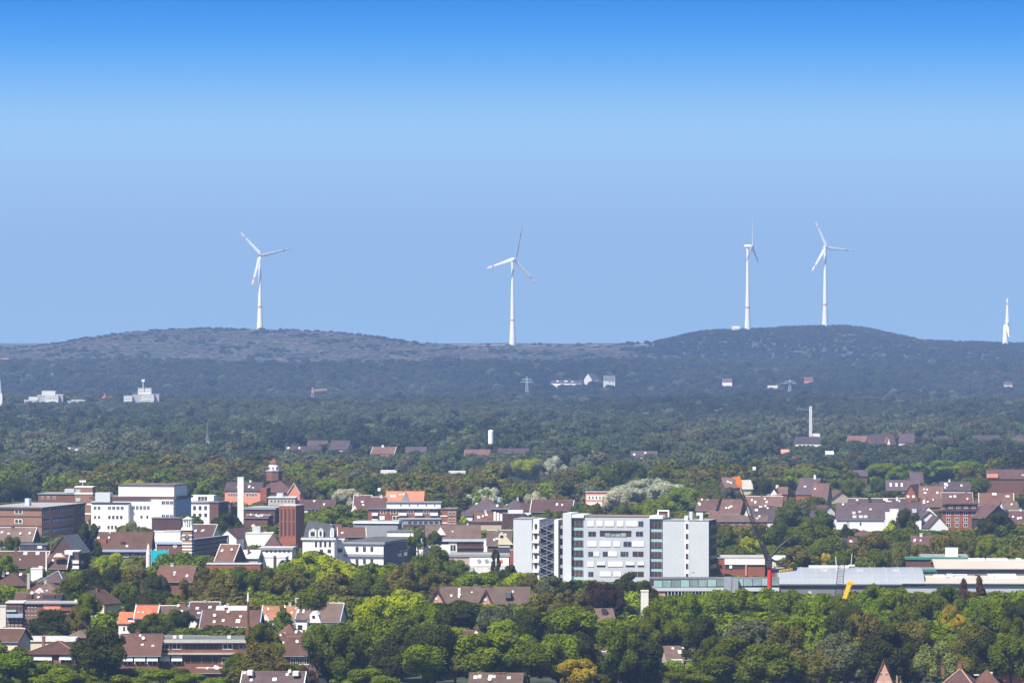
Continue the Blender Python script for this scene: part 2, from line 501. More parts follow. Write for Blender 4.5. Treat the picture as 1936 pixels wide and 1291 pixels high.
def PB(h, name, px0, px1, y0, y1, v0, v1, m, par=None):
    """a box part of building h given by its picture edges on the plane v0"""
    a, b = h.u(px0, v0), h.u(px1, v0)
    mu = (a + b) / 2
    return MB().box(a, b, v0, v1, h.z(y1, mu, v0), h.z(y0, mu, v0)).build(name, m, par or h.root)
def PT(h, name, px0, px1, yp, y0, v0, v1, m, par=None):
    """triangular gable part (peak yp, foot y0)"""
    a, b = h.u(px0, v0), h.u(px1, v0); mu = (a + b) / 2
    return MB().prism([(a, v0, h.z(y0, mu, v0)), (b, v0, h.z(y0, mu, v0)), (mu, v0, h.z(yp, mu, v0))], (0, v1 - v0, 0)).build(name, m, par or h.root)
# ================================================================== the grey hospital-like block
def tower_block():
    D = 1602.0
    h = B('long grey seven storey clinic block with white blinds and dark stair bays behind the trees', 'clinic_block', 'building', 970.6, 1340, 984, 984, D=D, k='flat', d=15, yaw=11.5, w='grey', r='flatgrey', yb=1096, ov=-.1)
    root = h.root
    for c in list(root.children):
        bpy.data.objects.remove(c)
    Z = h.z
    def part(name, a, b, y0, v0, v1, m, y1=None, par=None):
        ua, ub = h.u(a, v0), h.u(b, v0); mu = (ua + ub) / 2
        return MB().box(ua, ub, v0, v1, 0 if y1 is None else Z(y1, mu, v0), Z(y0, mu, v0)).build(name, m, par or root)
    wl = part('wing', 970.6, 1005.5, 981, 0, 14, 'lightgrey')
    part('parapet', 970.2, 1006, 980, -.15, 14.15, 'midgrey', 981, wl)
    part('window_column', 1005.6, 1019.5, 981.5, .6, 13, 'white')
    for i in range(8):
        y = 990 + i * 18.6
        part('window', 1010.5, 1015.5, y, .45, .7, 'brownglass', y + 10)
        part('balcony', 1006.5, 1018.5, y + 12.5, -.1, .6, 'white', y + 17.5)
    sh = part('stair_shaft', 1020, 1047, 982, 1.6, 13, 'navy')
    # zig-zag outdoor fire stair
    m = MB()
    ua, ub = h.u(1021.5), h.u(1046)
    zt, zs = Z(984, ua), 3.25
    k = 0; z = 1.0
    while z + zs / 2 < zt:
        x0, x1 = (ua, ub) if k % 2 == 0 else (ub, ua)
        m.prism([(x0, .2, z), (x1, .2, z + zs / 2), (x1, .2, z + zs / 2 + .2), (x0, .2, z + .2)], (0, 1.1, 0))
        m.tube((x0, .2, z + 1.15), (x1, .2, z + zs / 2 + 1.15), .06, n=4)
        m.box(min(x1, x1 + .0) - .6, x1 + .6, .1, 1.4, z + zs / 2, z + zs / 2 + .18)
        z += zs / 2; k += 1
    for x in (ua, (ua + ub) / 2, ub):
        m.tube((x, .15, 0), (x, .15, zt), .09, n=4)
    m.build('fire_stair', 'midgrey', root)
    part('edge_pier', 1048, 1055, 982, 0, 12, 'white')
    part('side_bay', 1055.2, 1063.8, 983, 2.2, 12, 'maroonwall')
    for i in range(7):
        y = 993 + i * 18.6
        part('balcony', 1055.2, 1063.8, y, 1.2, 2.2, 'midgrey', y + 6)
    part('pier', 1064, 1080, 970, -.6, 12, 'lightgrey')
    for a, b, y0, n in ((1080.2, 1103, 979, 7), (1228.5, 1252, 981, 6)):
        s = part('stair_bay', a, b, y0 - 2, .7, 13, 'teal')
        for i in range(n):
            y = y0 + 4.5 + i * 18.7 + (0 if n == 7 else 1)
            mu = h.u((a + b) / 2, .6)
            w = h.u(b, .6) - h.u(a, .6)
            g = MB()
            z0, z1 = Z(y + 11.5, mu, .5), Z(y, mu, .5)
            g.box(mu - w * .46, mu + w * .46, .45, .75, z0, z1, 0)
            for q in (-.46, -.15, .15, .44):
                g.box(mu + w * q, mu + w * (q + .02), .38, .5, z0, z1, 1)
            g.build('window', ['brownglass', 'midgrey'], s)
        part('cap', a - .5, b + .5, y0 - 6, -.3, 13.3, 'white', y0 - .6, s)
    fac = part('facade', 1103.2, 1226, 977, .3, 14, 'grey')
    part('parapet', 1103.2, 1226, 975.4, .15, 14.1, 'flatbrown', 977, fac)
    part('side_pier', 1226.2, 1228.3, 978, -.1, 13, 'lightgrey')
    rows = [(984.5, 995.5, [(1110.5, 1123, 'b'), (1128, 1139.5, 'b'), (1143.5, 1161, 'b'), (1166.5, 1179, 'b'), (1183, 1206, 'b'), (1207, 1216.5, 'g')]),
            (1004, 1014, [(1112, 1127, 'd'), (1134, 1193.5, 'x'), (1202, 1216, 'd')]),
            (1023, 1033.5, [(1110.5, 1128.5, 'b'), (1133.5, 1156, 'b'), (1160, 1172.5, 'b'), (1178.5, 1194, 'd'), (1195, 1218, 'b')]),
            (1042, 1052, [(1112, 1121.5, 'd'), (1122.5, 1133.5, 'b'), (1139.5, 1149, 'd'), (1150, 1166.5, 'b'), (1173, 1183, 'g'), (1183.5, 1188, 'd'), (1196, 1216.5, 'm')]),
            (1061, 1071.5, [(1110.5, 1122.5, 'b'), (1128.5, 1144.5, 'h'), (1149.5, 1178, 'b'), (1183, 1200, 'h'), (1206, 1218, 'h')]),
            (1080, 1090, [(1112, 1122, 'd'), (1133.5, 1156, 'b'), (1160, 1175, 'b'), (1194, 1217, 'm')]),
            (1099, 1108, [(1112, 1124, 'b'), (1133.5, 1156, 'd'), (1165, 1190, 'b')])]
    for y0, y1, ws in rows:
        for a, b, t in ws:
            ua, ub = h.u(a, .3), h.u(b, .3); mu = (ua + ub) / 2
            z0, z1 = Z(y1, mu, .3), Z(y0, mu, .3)
            if t == 'x':   # recessed loggia with planters
                g = MB().box(ua, ub, .24, .5, z0, z1, 0)
                g.box(ua, ub, .0, .34, z1, z1 + .25, 1)
                for q, w_, h_ in ((.17, .16, 1.15), (.35, .13, .8), (.50, .15, .9), (.67, .17, 1.15)):
                    x = ua + (ub - ua) * q
                    g.box(x, x + (ub - ua) * w_, .1, .28, z0 + .05, z0 + h_, 2)
                g.build('loggia', ['brownglass', 'maroonwall', 'glassgreen'], root)
            else:
                link('window', WM[{'b': 'b', 'h': 'h', 'd': 'd', 'm': 'm', 'g': 'd'}[t]], root, (mu, .27, z0), (ub - ua, 1.4 if t in 'bh' else 1, z1 - z0))
    wr = part('wing', 1253, 1340, 984, 0, 15, 'lightgrey')
    part('parapet', 1252.6, 1340.4, 983, -.15, 15.15, 'midgrey', 984, wr)
    part('window_strip', 1295, 1302, 985, -.18, .1, 'white')
    for i in range(6):
        y = 989.5 + i * 18.9
        part('window', 1296.3, 1300.8, y, -.3, -.1, 'brownglass', y + 10)
    # east side's shade painted on as a dark sheet, with storey bands
    W = h.u(1340)
    sd_ = MB().box(W, W + .25, .6, 14.4, 0, Z(985, W)).build('shaded_side', 'maroonwall', root)
    for i in range(8):
        z = Z(988, W) - i * 3.25 - 2.2
        MB().box(W + .22, W + .34, 1, 14, z, z + 1.3).build('window', 'glass', sd_)
    # roof plant
    part('roof_frame', 1243, 1265, 964, 5, 5.4, 'white', 966)
    part('roof_frame', 1243, 1245, 966, 5, 5.4, 'white', 977)
    part('roof_frame', 1262.5, 1265, 966, 5, 5.4, 'white', 977)
    part('roof_house', 1246, 1262, 967, 5.5, 9, 'brown', 977)
    part('roof_vent', 1303, 1309, 967, 4, 6, 'steel', 984)
    part('roof_vent', 1323, 1328, 970, 3, 5, 'white', 983)
    part('roof_vent', 1294, 1300, 975, 2, 5, 'white', 984)
    part('entrance_canopy', 1071, 1103, 1099, -4, -.6, 'white', 1104)
    # four tiny letters of a faded wall sign
    m = MB()
    for q in (1308, 1309.6, 1311.2, 1312.6):
        mu = h.u(q); m.box(mu - .11, mu + .09, -.06, 0, Z(1082.6, mu), Z(1080.8, mu))
    m.build('wall_sign', 'midgrey', root)
tower_block()

# ================================================================== town, left side
h = B('brown brick office block with flat grey roof and long dark side, at the left', 'brick_office', 'building', -30, 79, 957, 960, 15.5, k='flat', d=58, yaw=13, w='lightbrick', r='flatgrey', yb=1012, ov=.5,
      win=[('f', 25, 45, 963, 971, 1, 'w', .75), ('f', 25, 45, 981, 989, 1, 'w', .75), ('f', -22, 0, 963, 971, 1, 'w', .7)], fas='brown')
for y in (975, 993, 1010): PB(h, 'band', -30, 79, y, y + 2, -.12, 0, 'maroonwall')
W = h.w
for i, y in enumerate((963, 981, 999)):
    z0, z1 = h.z(y + 9, W), h.z(y, W)
    for a, b in ((.0, .17), (.22, .72), (.84, 1)):
        m = MB().box(W + .02, W + .15, 58 * a + .5, 58 * b - .5, z0, z1)
        for v in np.arange(58 * a + 1.2, 58 * b - 1, 2.4): m.box(W + .12, W + .2, v, v + .9, z0, z0 + 1.3, 1)
        m.build('window_band', ['glass', 'blueish'], h.root)
MB().box(W + .02, W + .3, 43, 48, 0, h.he).build('wall_strip', 'brick', h.root)
PB(h, 'roof_vent', 47, 55, 942, 957, 20, 23, 'steel')

h = B('brick rear block with small white windows behind the flat brick office', 'brick_block', 'building', 72, 143, 930, 934, 17, k='flat', d=20, yaw=8, w='brick', r='flatgrey', yb=950, win=[('f', 75, 108, 938, 943, 3, 'w', .5)])
PB(h, 'roof_house', 122, 140, 924, 931, 4, 9, 'steel')
h = B('round cornered brick stair tower with six white bands beside the white office', 'brick_stair_tower', 'tower', 141, 175, 921, 921, 22, k='flat', d=7.6, yaw=5, w='lightbrick', r='white', yb=1010, ov=.1)
for y in (931, 951.5, 969.5, 986.5, 1005):
    PB(h, 'band', 141 - .6, 175.6, y, y + 3, -.2, 7.8, 'white')
for y in (925, 941, 958, 976, 993):
    PB(h, 'window', 143, 152, y, y + 6.5, -.14, .1, 'mint')
MB().tube((3, 3, h.he), (3, 3, h.he + 3.4), .08).box(1.6, 4.4, 2.9, 3.1, h.he + 2.2, h.he + 2.9).build('antenna', 'mast', h.root)

h = B('large white office complex with stepped flat roofs behind the tall dark cypress', 'white_office_complex', 'building', 173, 331, 938, 941, 20, k='flat', d=26, yaw=11, w='white', r='flatbrown', yb=1004, ov=.7, fas='brown')
PB(h, 'upper_storey', 224, 329, 917, 938, 3, 24, 'white'); PB(h, 'roof_edge', 223, 330, 915.6, 917.4, 2.5, 24.5, 'flatbrown')
PB(h, 'front_block', 172.5, 242.5, 951, 1040, -3, 0, 'white'); PB(h, 'roof_edge', 172, 243, 949.6, 951.2, -3.5, 0, 'maroonwall')
PB(h, 'front_block', 285.5, 328, 944, 1040, -2, 0, 'offwhite')
PB(h, 'attic_room', 180, 208, 931, 949, -1.5, 3, 'lightgrey')
PB(h, 'shaded_side', 331.2, 331.9, 942, 1010, .3, 25, 'blueish') if False else None
MB().box(h.w + .01, h.w + .2, .5, 25.5, 0, h.he - .6).build('shaded_side', 'blueish', h.root)  # bluish sheet over the white wall: the side's shade put into its colour
def wrow(h, a, b, y0, y1, n, v, t, fill=.6, par=None):
    ua, ub = h.u(a, v), h.u(b, v); p = (ub - ua) / n
    for i in range(n):
        uc = ua + p * (i + .5)
        z0, z1 = h.z(y1, uc, v), h.z(y0, uc, v)
        link('window', WM[t], par or h.root, (uc, v - .02, z0), (p * fill, 1, z1 - z0))
wrow(h, 176, 191, 956, 964, 2, -3, 'w', .8); wrow(h, 203, 235, 956, 964, 4, -3, 'w', .8)
wrow(h, 176, 191, 974, 981, 2, -3, 'w', .7); wrow(h, 203, 233, 974, 981, 4, -3, 'd', .6)
wrow(h, 178, 191, 993, 1000, 2, -3, 'd', .7); wrow(h, 202, 222, 993, 1000, 3, -3, 'd', .6)
wrow(h, 249, 284, 955, 964, 5, 0, 'w', .8); wrow(h, 262, 284, 974, 980, 2, 0, 'd', .35)
wrow(h, 305, 328, 946, 954, 3, -2, 'w', .9); wrow(h, 305, 328, 972, 978, 3, -2, 'w', .9)

h = B('white apartment house with roof terrace storey right of the white office complex', 'white_apartment_house', 'building', 350, 396, 947, 950, 15, k='flat', d=14, yaw=8, w='white', r='flatgrey', yb=985, ov=.5,
      win=[('f', 352, 394, 956, 964, 4, 'd', .5), ('f', 352, 394, 970, 977, 4, 'd', .5)])
PB(h, 'penthouse', 361, 404, 936, 947, 2, 9, 'white'); wrow(h, 374, 392, 938, 946, 3, 2, 'd', .85)
h = B('narrow red brown brick house touching the white terrace house', 'brick_house', 'building', 396.5, 413, 948, 950, 15.3, k='flat', d=11, yaw=20, w='brown', r='flatdark', yb=990, D=None)
h = B('dark flat roofed house with white windows left of the tall white chimney', 'dark_house', 'house', 414, 437, 947, 950, 14, k='flat', d=12, yaw=0, w='maroonwall', r='flatgrey', yb=962, win=[('f', 415, 436, 954, 959, 2, 'w', .5)])
h = B('windowless dark brown metal clad hall behind the striped clock tower', 'metal_hall', 'hall', 287, 343, 978, 980, 12, k='flat', d=14, yaw=3, w='maroonwall', r='flatdark', yb=1004, ov=.2)
h = B('long maroon roof with pale green gable end right of the clock tower', 'gabled_hall', 'house', 345, 400, 992, 1017, 8, k='side', d=13, yaw=14, w='mint', r='maroon', yb=1020, vg='mint', ov=.3)
h = B('plain white rendered block just left of the striped clock tower', 'white_block', 'building', 285, 311, 1005, 1006, 11, k='flat', d=9, yaw=4, w='white', r='flatlight', yb=1040, ov=.1)
h = B('low white walled block touching the clock tower on its left', 'white_block', 'building', 311.5, 341, 1003, 1005, 11.5, k='flat', d=7, w='white', r='flatlight', yb=1022, ov=.1)
h = B('flat roofed brick hall with round white window left of the clock tower', 'brick_hall', 'building', 296, 343, 1023, 1026, 9, k='flat', d=13, yaw=6, w='brick', r='flatlight', yb=1046, ov=.4, fas='blueish')
m = MB(); uu = h.u(331); zz_ = h.z(1032, uu)
for rr, mm, y in ((.75, 0, -.14), (.5, 1, -.2)):
    pts = [(uu + rr * math.cos(a), y, zz_ + rr * math.sin(a)) for a in np.linspace(0, 2 * math.pi, 17)[:-1]]
    m.prism(pts, (0, .12, 0), mm)
m.build('round_window', ['frame', 'concrete'], h.root)

# clock tower
def clock_tower():
    px0, px1 = 344.5, 362.5
    D = 1772.0
    root = empty('clock_tower', (XX(px0, D), D, 0), 'brick clock tower striped with white bands under an open white lantern', 'tower', -R(9))
    w = (px1 - px0) * D / F / math.cos(R(9))
    Z = lambda y: ZZ(y, D)
    KEEP.append((343, 366, 976, 1050, D)); FOOT.append((XX(px0, D), D, math.cos(R(9)), math.sin(R(9)), w, w))
    MB().box(0, w, 0, w, 0, Z(1002)).build('shaft', 'lightbrick', root)
    for y in (1010, 1017.5, 1025, 1031, 1037, 1043):
        MB().box(-.08, w + .08, -.08, w + .08, Z(y + 2.6), Z(y)).build('white_band', 'white', root)
    cz = Z(1015)
    m = MB(); m.prism([(w / 2 + .95 * math.cos(a), -.2, cz + .95 * math.sin(a)) for a in np.linspace(0, 2 * math.pi, 21)[:-1]], (0, .14, 0))
    f = m.build('clock_face', 'navy', root)
    MB().box(w / 2 - .06, w / 2 + .06, -.26, -.2, cz, cz + .75).box(w / 2, w / 2 + .5, -.26, -.2, cz - .06, cz + .06).build('clock_hands', 'frame', f)
    MB().box(-.35, w + .35, -.35, w + .35, Z(1002), Z(999)).box(-.15, w + .15, -.15, w + .15, Z(999), Z(996.5)).build('cornice', 'white', root)
    m = MB()
    for x in (.2, 1.3, 2.2, w - .5):
        for y in (.2, w - .5):
            m.box(x, x + .3, y, y + .3, Z(996.5), Z(982))
    for y in (1.3, 2.2):
        for x in (.2, w - .5): m.box(x, x + .3, y, y + .3, Z(996.5), Z(982))
    m.build('lantern', 'white', root)
    MB().box(0, w, 0, w, Z(982), Z(980)).lathe([(w * .62, Z(980)), (w * .3, Z(978)), (.1, Z(976))], 4, (w / 2, w / 2), ph=math.pi / 4).build('lantern_roof', 'mint', root)
clock_tower()

h = B('dark brown brick office with three window rows receding right of the clock tower', 'brick_office', 'building', 360, 366, 1019, 1021, 10.5, k='flat', d=40, yaw=15, w='brown', r='flatgrey', yb=1050, ov=.4, fas='slate')
for y in (1025, 1034, 1043):
    z0, z1 = h.z(y + 4.5, h.w), h.z(y, h.w)
    for v in np.arange(1, 38, 2.6):
        link('window', WM['w'], h.root, (h.w + .02, v + .9, z0), (1.5, 1, z1 - z0), R(90))
# white spirelet
def lathe_thing(name, label, cat, px, D, prof, mat, n=12, parts=(), keep=6, group=None):
    root = empty(name, (XX(px, D), D, gz(XX(px, D), D)), label, cat, 0, group)
    g = gz(XX(px, D), D)
    pr = [(r * D / F, ZZ(y, D) - g) for r, y in prof]
    if pr[0][1] > .5: pr = [(pr[0][0], 0)] + pr
    MB().lathe(pr, n).build(parts[0] if parts else 'shaft', mat, root)
    KEEP.append((px - keep, px + keep, min(p[1] for p in prof), max(p[1] for p in prof), D))
    FOOT.append((XX(px, D) - 2, D - 2, 1, 0, 4, 4))
    return root
lathe_thing('spirelet', 'slender white pointed turret left of the turquoise sheeting', 'turret', 280.5, 1690, [(4.5, 1066), (4.5, 1048), (5, 1047), (4, 1046), (2.4, 1034), (.4, 1027)], 'offwhite')
# turquoise scaffold sheet on its frame
D = 1700; root = empty('scaffold', (XX(286, D), D, 0), 'scaffold hung with turquoise sheeting beside the clock tower', 'scaffold')
w = 32 * D / F; m = MB()
for x in np.linspace(0, w, 5):
    for y in (0, 1.2): m.tube((x, y, 0), (x, y, ZZ(1037, D)), .06, n=4)
for z in np.arange(2, ZZ(1037, D), 2): m.tube((0, 0, z), (w, 0, z), .05, n=4)
m.build('frame', 'steel', root)
m = MB(); n = 16; zb, zt = ZZ(1062, D), ZZ(1040, D)
for i in range(n):
    a, b = w * i / n, w * (i + 1) / n; ya, yb2 = -.15 - .12 * (i % 2), -.15 - .12 * ((i + 1) % 2)
    m.prism([(a, ya, zb), (b, yb2, zb), (b, yb2, zt + .2 * math.sin(i)), (a, ya, zt + .2 * math.sin(i - 1))], (0, .05, 0))
m.build('sheeting', 'turquoise', root); KEEP.append((286, 319, 1038, 1060, D))

h = B('long brown roofed brick row with a blue grey gutter behind the two cypresses', 'brick_row_house', 'house', 160, 283, 1007, 1039, 8.5, k='side', d=15, yaw=2, w='brick', r='tile', yb=1051, ov=.6,
      win=[('f', 231, 276, 1046, 1053, 3, 'w', .55), ('f', 165, 200, 1046, 1053, 2, 'w', .45)], sk=[(240, 1034, 4, 3)])
PB(h, 'gutter', 158, 285, 1038.5, 1043, -.9, -.62, 'blueish', h.rt)
PB(h, 'dormer', 186, 201, 1019, 1034, 2.2, 6, 'brickred', h.rt); PB(h, 'dormer', 228, 237, 1024, 1034, 2, 5, 'dark', h.rt)
h = B('dark slate gabled house with a blue grey roof side left of the tall cypress', 'slate_house', 'house', 96, 143, 1013, 1045, 9, k='front', d=14, yaw=16, w='darkslate' if False else 'maroonwall', r='slate', yb=1046, vg=None)
h = B('brown roof with pale verges in front of the brick office at the left edge', 'brown_roof_house', 'house', -6, 60, 998, 1022, 9.5, k='side', d=11, yaw=10, w='dark', r='oldtile', yb=1024, vg='offwhite')
h = B('long flat roofed strip with white and dark dormer windows at the left edge', 'dormer_building', 'house', -12, 88, 1028, 1030, 11, k='flat', d=8, yaw=2, w='navy', r='flatdark', yb=1042, ov=.3,
      win=[('f', -8, 38, 1033, 1041, 6, 'w', .75), ('f', 70, 80, 1031, 1037, 1, 'b', .9), ('f', 40, 68, 1033, 1039, 5, 'd', .8)])
h = B('wide brown tiled roof with two white skylights at the left edge', 'brown_roof_house', 'house', -12, 86, 1043, 1072, 7.5, k='side', d=14, yaw=2, w='brown', r='tile', yb=1074, sk=[(48, 1049, 7, 5), (71, 1049, 7, 5), (38, 1060, 3, 2)], vg='offwhite', ch=[(30, .35)])
h = B('brown roofed house with a tall pale party wall chimney and yellow hipped dormer', 'brown_roof_house', 'house', 89, 124, 1050, 1074, 7.3, k='side', d=12, yaw=3, w='brown', r='tile', yb=1070, vg='offwhite')
PB(h, 'party_wall', 86, 88.5, 1043, 1079, -1, 1, 'offwhite')
MB().prism([(h.u(100), -.2, h.z(1052.5)), (h.u(121), -.2, h.z(1052.5)), (h.u(115), -.2, h.z(1046)), (h.u(106), -.2, h.z(1046))], (0, 3, 0)).build('dormer', 'yellow' if False else 'cream', h.rt)
h = B('narrow white house with stacked balconies left of the tall cypress', 'white_balcony_house', 'house', 122, 149, 1040, 1043, 10.5, k='flat', d=8, w='maroonwall', r='flatlight', yb=1075, ov=.2,
      win=[('f', 130, 146, 1051, 1057, 2, 'd', .6)])
for y, a, b in ((1043, 122, 137), (1059, 122, 134), (1059, 137, 149), (1069, 136, 149)): PB(h, 'balcony', a, b, y, y + 6, -1, 0, 'white')
h = B('small white walled annex with a chimney stub among the brown roofs at the left', 'white_annex', 'house', 58, 80, 1073, 1076, 8, k='flat', d=6, w='white', r='flatlight', yb=1090, ov=.1)
PB(h, 'chimney', 73, 80, 1070, 1076, .5, 2, 'white')
h = B('brown hipped roof with round white vents at the far left edge', 'hip_roof_house', 'house', -14, 52, 1081, 1107, 7, k='hip', d=15, yaw=4, w='brown', r='tile', yb=1108, sk=[(14, 1087, 5, 3), (39, 1089, 5, 4)], vg='oldbrown' if False else None)
h = B('house under a dark pyramid roof beside the dark tree group at the left', 'pyramid_roof_house', 'house', 74, 120, 1079, 1101, 8, k='pyr', d=11, yaw=20, w='maroonwall', r='darktile', yb=1102, vg='blueish')
h = B('grey party wall chimney house between the hipped roof and the pyramid roof', 'brown_roof_house', 'house', 54, 84, 1104, 1118, 8.5, k='side', d=8, w='brown', r='tile', yb=1112)
PB(h, 'chimney', 51, 56, 1084, 1118, 1, 3, 'concrete')
h = B('brown hipped roof carrying a big white triangular dormer at the left', 'dormer_house', 'house', 50, 118, 1100, 1126, 7.6, k='hip', d=14, yaw=6, w='brown', r='oldtile', yb=1126)
PT(h, 'dormer', 60, 87, 1111, 1123.5, .6, 5, 'white', h.rt)
h = B('brown roof with dark box dormers above the salmon and brick apartments', 'brown_roof_house', 'house', 28, 112, 1122, 1135, 10.5, k='side', d=9, yaw=4, w='brown', r='tile', yb=1135)
PB(h, 'dormer', 80, 104, 1125, 1134, .3, 4, 'dark', h.rt); PB(h, 'dormer', 106, 118, 1124, 1132, .3, 4, 'dark', h.rt); PB(h, 'dormer', 50, 60, 1124, 1133, .3, 4, 'maroonwall', h.rt)
h = B('plain pale concrete wall block at the extreme left edge', 'concrete_block', 'building', -10, 11, 1146, 1148, 9, k='flat', d=8, w='offwhite', r='flatlight', yb=1187, ov=.05)
h = B('brick flats with blue grey balcony fronts beside the pale wall at the left edge', 'apartment_house', 'building', 12, 43, 1137, 1140, 10.5, k='flat', d=9, w='brown', r='flatlight', yb=1185, ov=.3,
      win=[('f', 13, 42, 1168, 1175, 4, 'w', .6), ('f', 13, 42, 1180, 1186, 4, 'w', .6), ('f', 13, 42, 1146, 1152, 4, 'd', .7)])
PB(h, 'balcony', 12, 43, 1160, 1167, -1.2, 0, 'blueish'); PB(h, 'balcony', 12, 30, 1153, 1156, -1.2, 0, 'mint')
h = B('brick apartment block with one salmon painted wall and rows of white windows', 'apartment_house', 'building', 43.5, 149, 1138, 1141, 10.3, k='flat', d=10, yaw=2, w='brick', r='flatgrey', yb=1186, ov=.6,
      win=[('f', 45, 70, 1147, 1155, 4, 'w', .5), ('f', 45, 70, 1162, 1169, 4, 'w', .5), ('f', 45, 70, 1176, 1183, 4, 'w', .5), ('f', 126, 148, 1158, 1164, 4, 'w', .6), ('f', 126, 148, 1172, 1179, 4, 'w', .6), ('f', 117, 146, 1143, 1149, 4, 'd', .6), ('f', 126, 148, 1185, 1191, 4, 'w', .6)])
PB(h, 'painted_wall', 82, 114, 1142, 1157, -.15, 0, 'salmon'); PB(h, 'ledge', 114, 149, 1151, 1154, -.5, 0, 'brickred')
PB(h, 'roof_vent', 150 - 9, 146, 1133, 1139, 3, 4, 'offwhite', h.rt)
h = B('house with beige gable wall and brown roof half hidden behind the trees', 'beige_gabled_house', 'house', 133, 197, 1117, 1141, 9, k='front', d=7.5, yaw=34, w='cream', r='tile', yb=1150, ch=[(184, .4, .6)], keep=False)
KEEP.append((165, 224, 1116, 1152, h.D))
h = B('big plain brown brick hall with a maroon roof between the dark and olive trees', 'brick_hall', 'hall', 296, 362, 1071, 1099, 9.5, k='side', d=18, yaw=4, w='brick', r='redtile', yb=1125, ov=.5)
h = B('white house with a bright orange tiled roof and dark dormer slot', 'orange_roof_house', 'house', 224, 256, 1158, 1178, 7.5, k='side', d=11, yaw=3, w='white', r='orange', yb=1205, win=[('f', 230, 248, 1184, 1192, 2, 'd', .4)])
PB(h, 'dormer', 241, 254, 1168, 1175, .4, 3, 'dark', h.rt); PB(h, 'dormer_sill', 242, 254, 1172, 1175, .2, .4, 'white', h.rt)
h = B('taller orange roofed row end joined to the white house with orange roof', 'orange_roof_house', 'house', 256.5, 294, 1145, 1168, 9, k='side', d=10, yaw=3, w='salmon', r='orange', yb=1160, sk=[(262, 1160, 3, 2), (270, 1160, 3, 2)], vg='white')
h = B('grey brown roofed row between the orange roof and the maroon roofs', 'row_house', 'house', 297, 351, 1146, 1162, 8.6, k='side', d=10, yaw=2, w='brown', r='oldtile', yb=1154, ch=[(346, .8, 1)])
h = B('maroon roofed white house with skylights right of the grey brown row', 'maroon_roof_house', 'house', 357, 408, 1139, 1166, 8, k='side', d=13, yaw=4, w='white', r='maroon', yb=1172, sk=[(373, 1153, 6, 4), (397, 1151, 6, 4), (376, 1161, 6, 3)], vg='blueish', win=[('f', 360, 374, 1168, 1176, 2, 'd', .5)])
h = B('house with a pale solar covered roof left of the thin brown chimney', 'solar_roof_house', 'house', 409, 463, 1146, 1161, 9, k='side', d=10, yaw=2, w='brown', r='flatlight', yb=1160, sk=[(425, 1152, 5, 2)])
h = B('wide maroon roof with four small skylights in front of the solar roof', 'maroon_roof_house', 'house', 380, 487, 1156, 1187, 7, k='side', d=15, yaw=3, w='maroonwall', r='tile', yb=1184, sk=[(405, 1178, 5, 4), (422, 1176, 5, 4), (450, 1177, 8, 6), (455, 1169, 5, 3)], vg='blueish')
PB(h, 'flat_dormer', 410, 464, 1185, 1190, -1.5, 3, 'white', h.rt); PB(h, 'dormer_wall', 428, 463, 1190, 1204, -1.2, 3, 'brown')
h = B('brown roofed cottage with a small white front gable left of the yellowish conifer', 'gabled_cottage', 'house', 497, 562, 1146, 1170, 7, k='side', d=11, yaw=2, w='white', r='rustroof', yb=1174, vg='white')
g_ = PT(h, 'front_gable', 494, 511, 1160, 1176, -2, 4, 'white')
h = B('white villa with curved white front gable under a grey brown roof', 'white_villa', 'house', 561, 640, 1141, 1174, 7.2, k='side', d=13, yaw=8, w='white', r='oldtile', yb=1176, vg='blueish', ch=[(562, .5, 1.4), (594, .4, .6)], sk=[(564, 1158, 4, 7), (574, 1158, 4, 7), (606, 1149, 3, 2)], chm='offwhite')
u0, u1, um = h.u(585, -1.5), h.u(607, -1.5), h.u(593, -1.5)
MB().prism([(u0, -1.5, h.z(1176, um)), (u1, -1.5, h.z(1176, um)), (u1 - .3, -1.5, h.z(1171, um)), (um + 1.2, -1.5, h.z(1161, um)), (um + .35, -1.5, h.z(1155, um)), (um - .35, -1.5, h.z(1155, um)), (um - 1.1, -1.5, h.z(1161, um)), (u0 + .2, -1.5, h.z(1172, um))], (0, 6, 0)).build('front_gable', 'white', h.root)
PB(h, 'wing', 557, 580, 1172, 1205, -3, 0, 'white'); PB(h, 'canopy', 557, 579, 1170, 1172.5, -3.4, 0, 'flatdark'); PB(h, 'window', 590, 595, 1163, 1168, -1.65, -1.4, 'glass'); PB(h, 'window', 563, 571, 1181, 1189, -3.15, -2.9, 'glass'); PB(h, 'window', 580, 587, 1178, 1184, -.15, .1, 'glass')
h = B('small house with brown half hipped roof in front of the white villa', 'hip_roof_house', 'house', 520, 560, 1178, 1203, 6, k='pyr', d=9, yaw=10, w='brown', r='redtile', yb=1198, vg=None)
# slim brick chimney with pale tip
lathe_thing('chimney_stack', 'slim dark brown chimney with a pale tip above the brown roofs', 'chimney', 469, 1225, [(4.4, 1205), (4.2, 1188), (2.6, 1180), (2.2, 1150), (1.9, 1137)], 'brown', 10)
o = bpy.data.objects[-1] if False else None
D = 1225; cr = [q for q in COL.objects if q.get('label', '').startswith('slim dark brown chimney')][0]
MB().lathe([(.22, ZZ(1137, D)), (.26, ZZ(1133, D)), (.2, ZZ(1126, D)), (.05, ZZ(1119, D))], 8).build('tip', 'mast', cr)

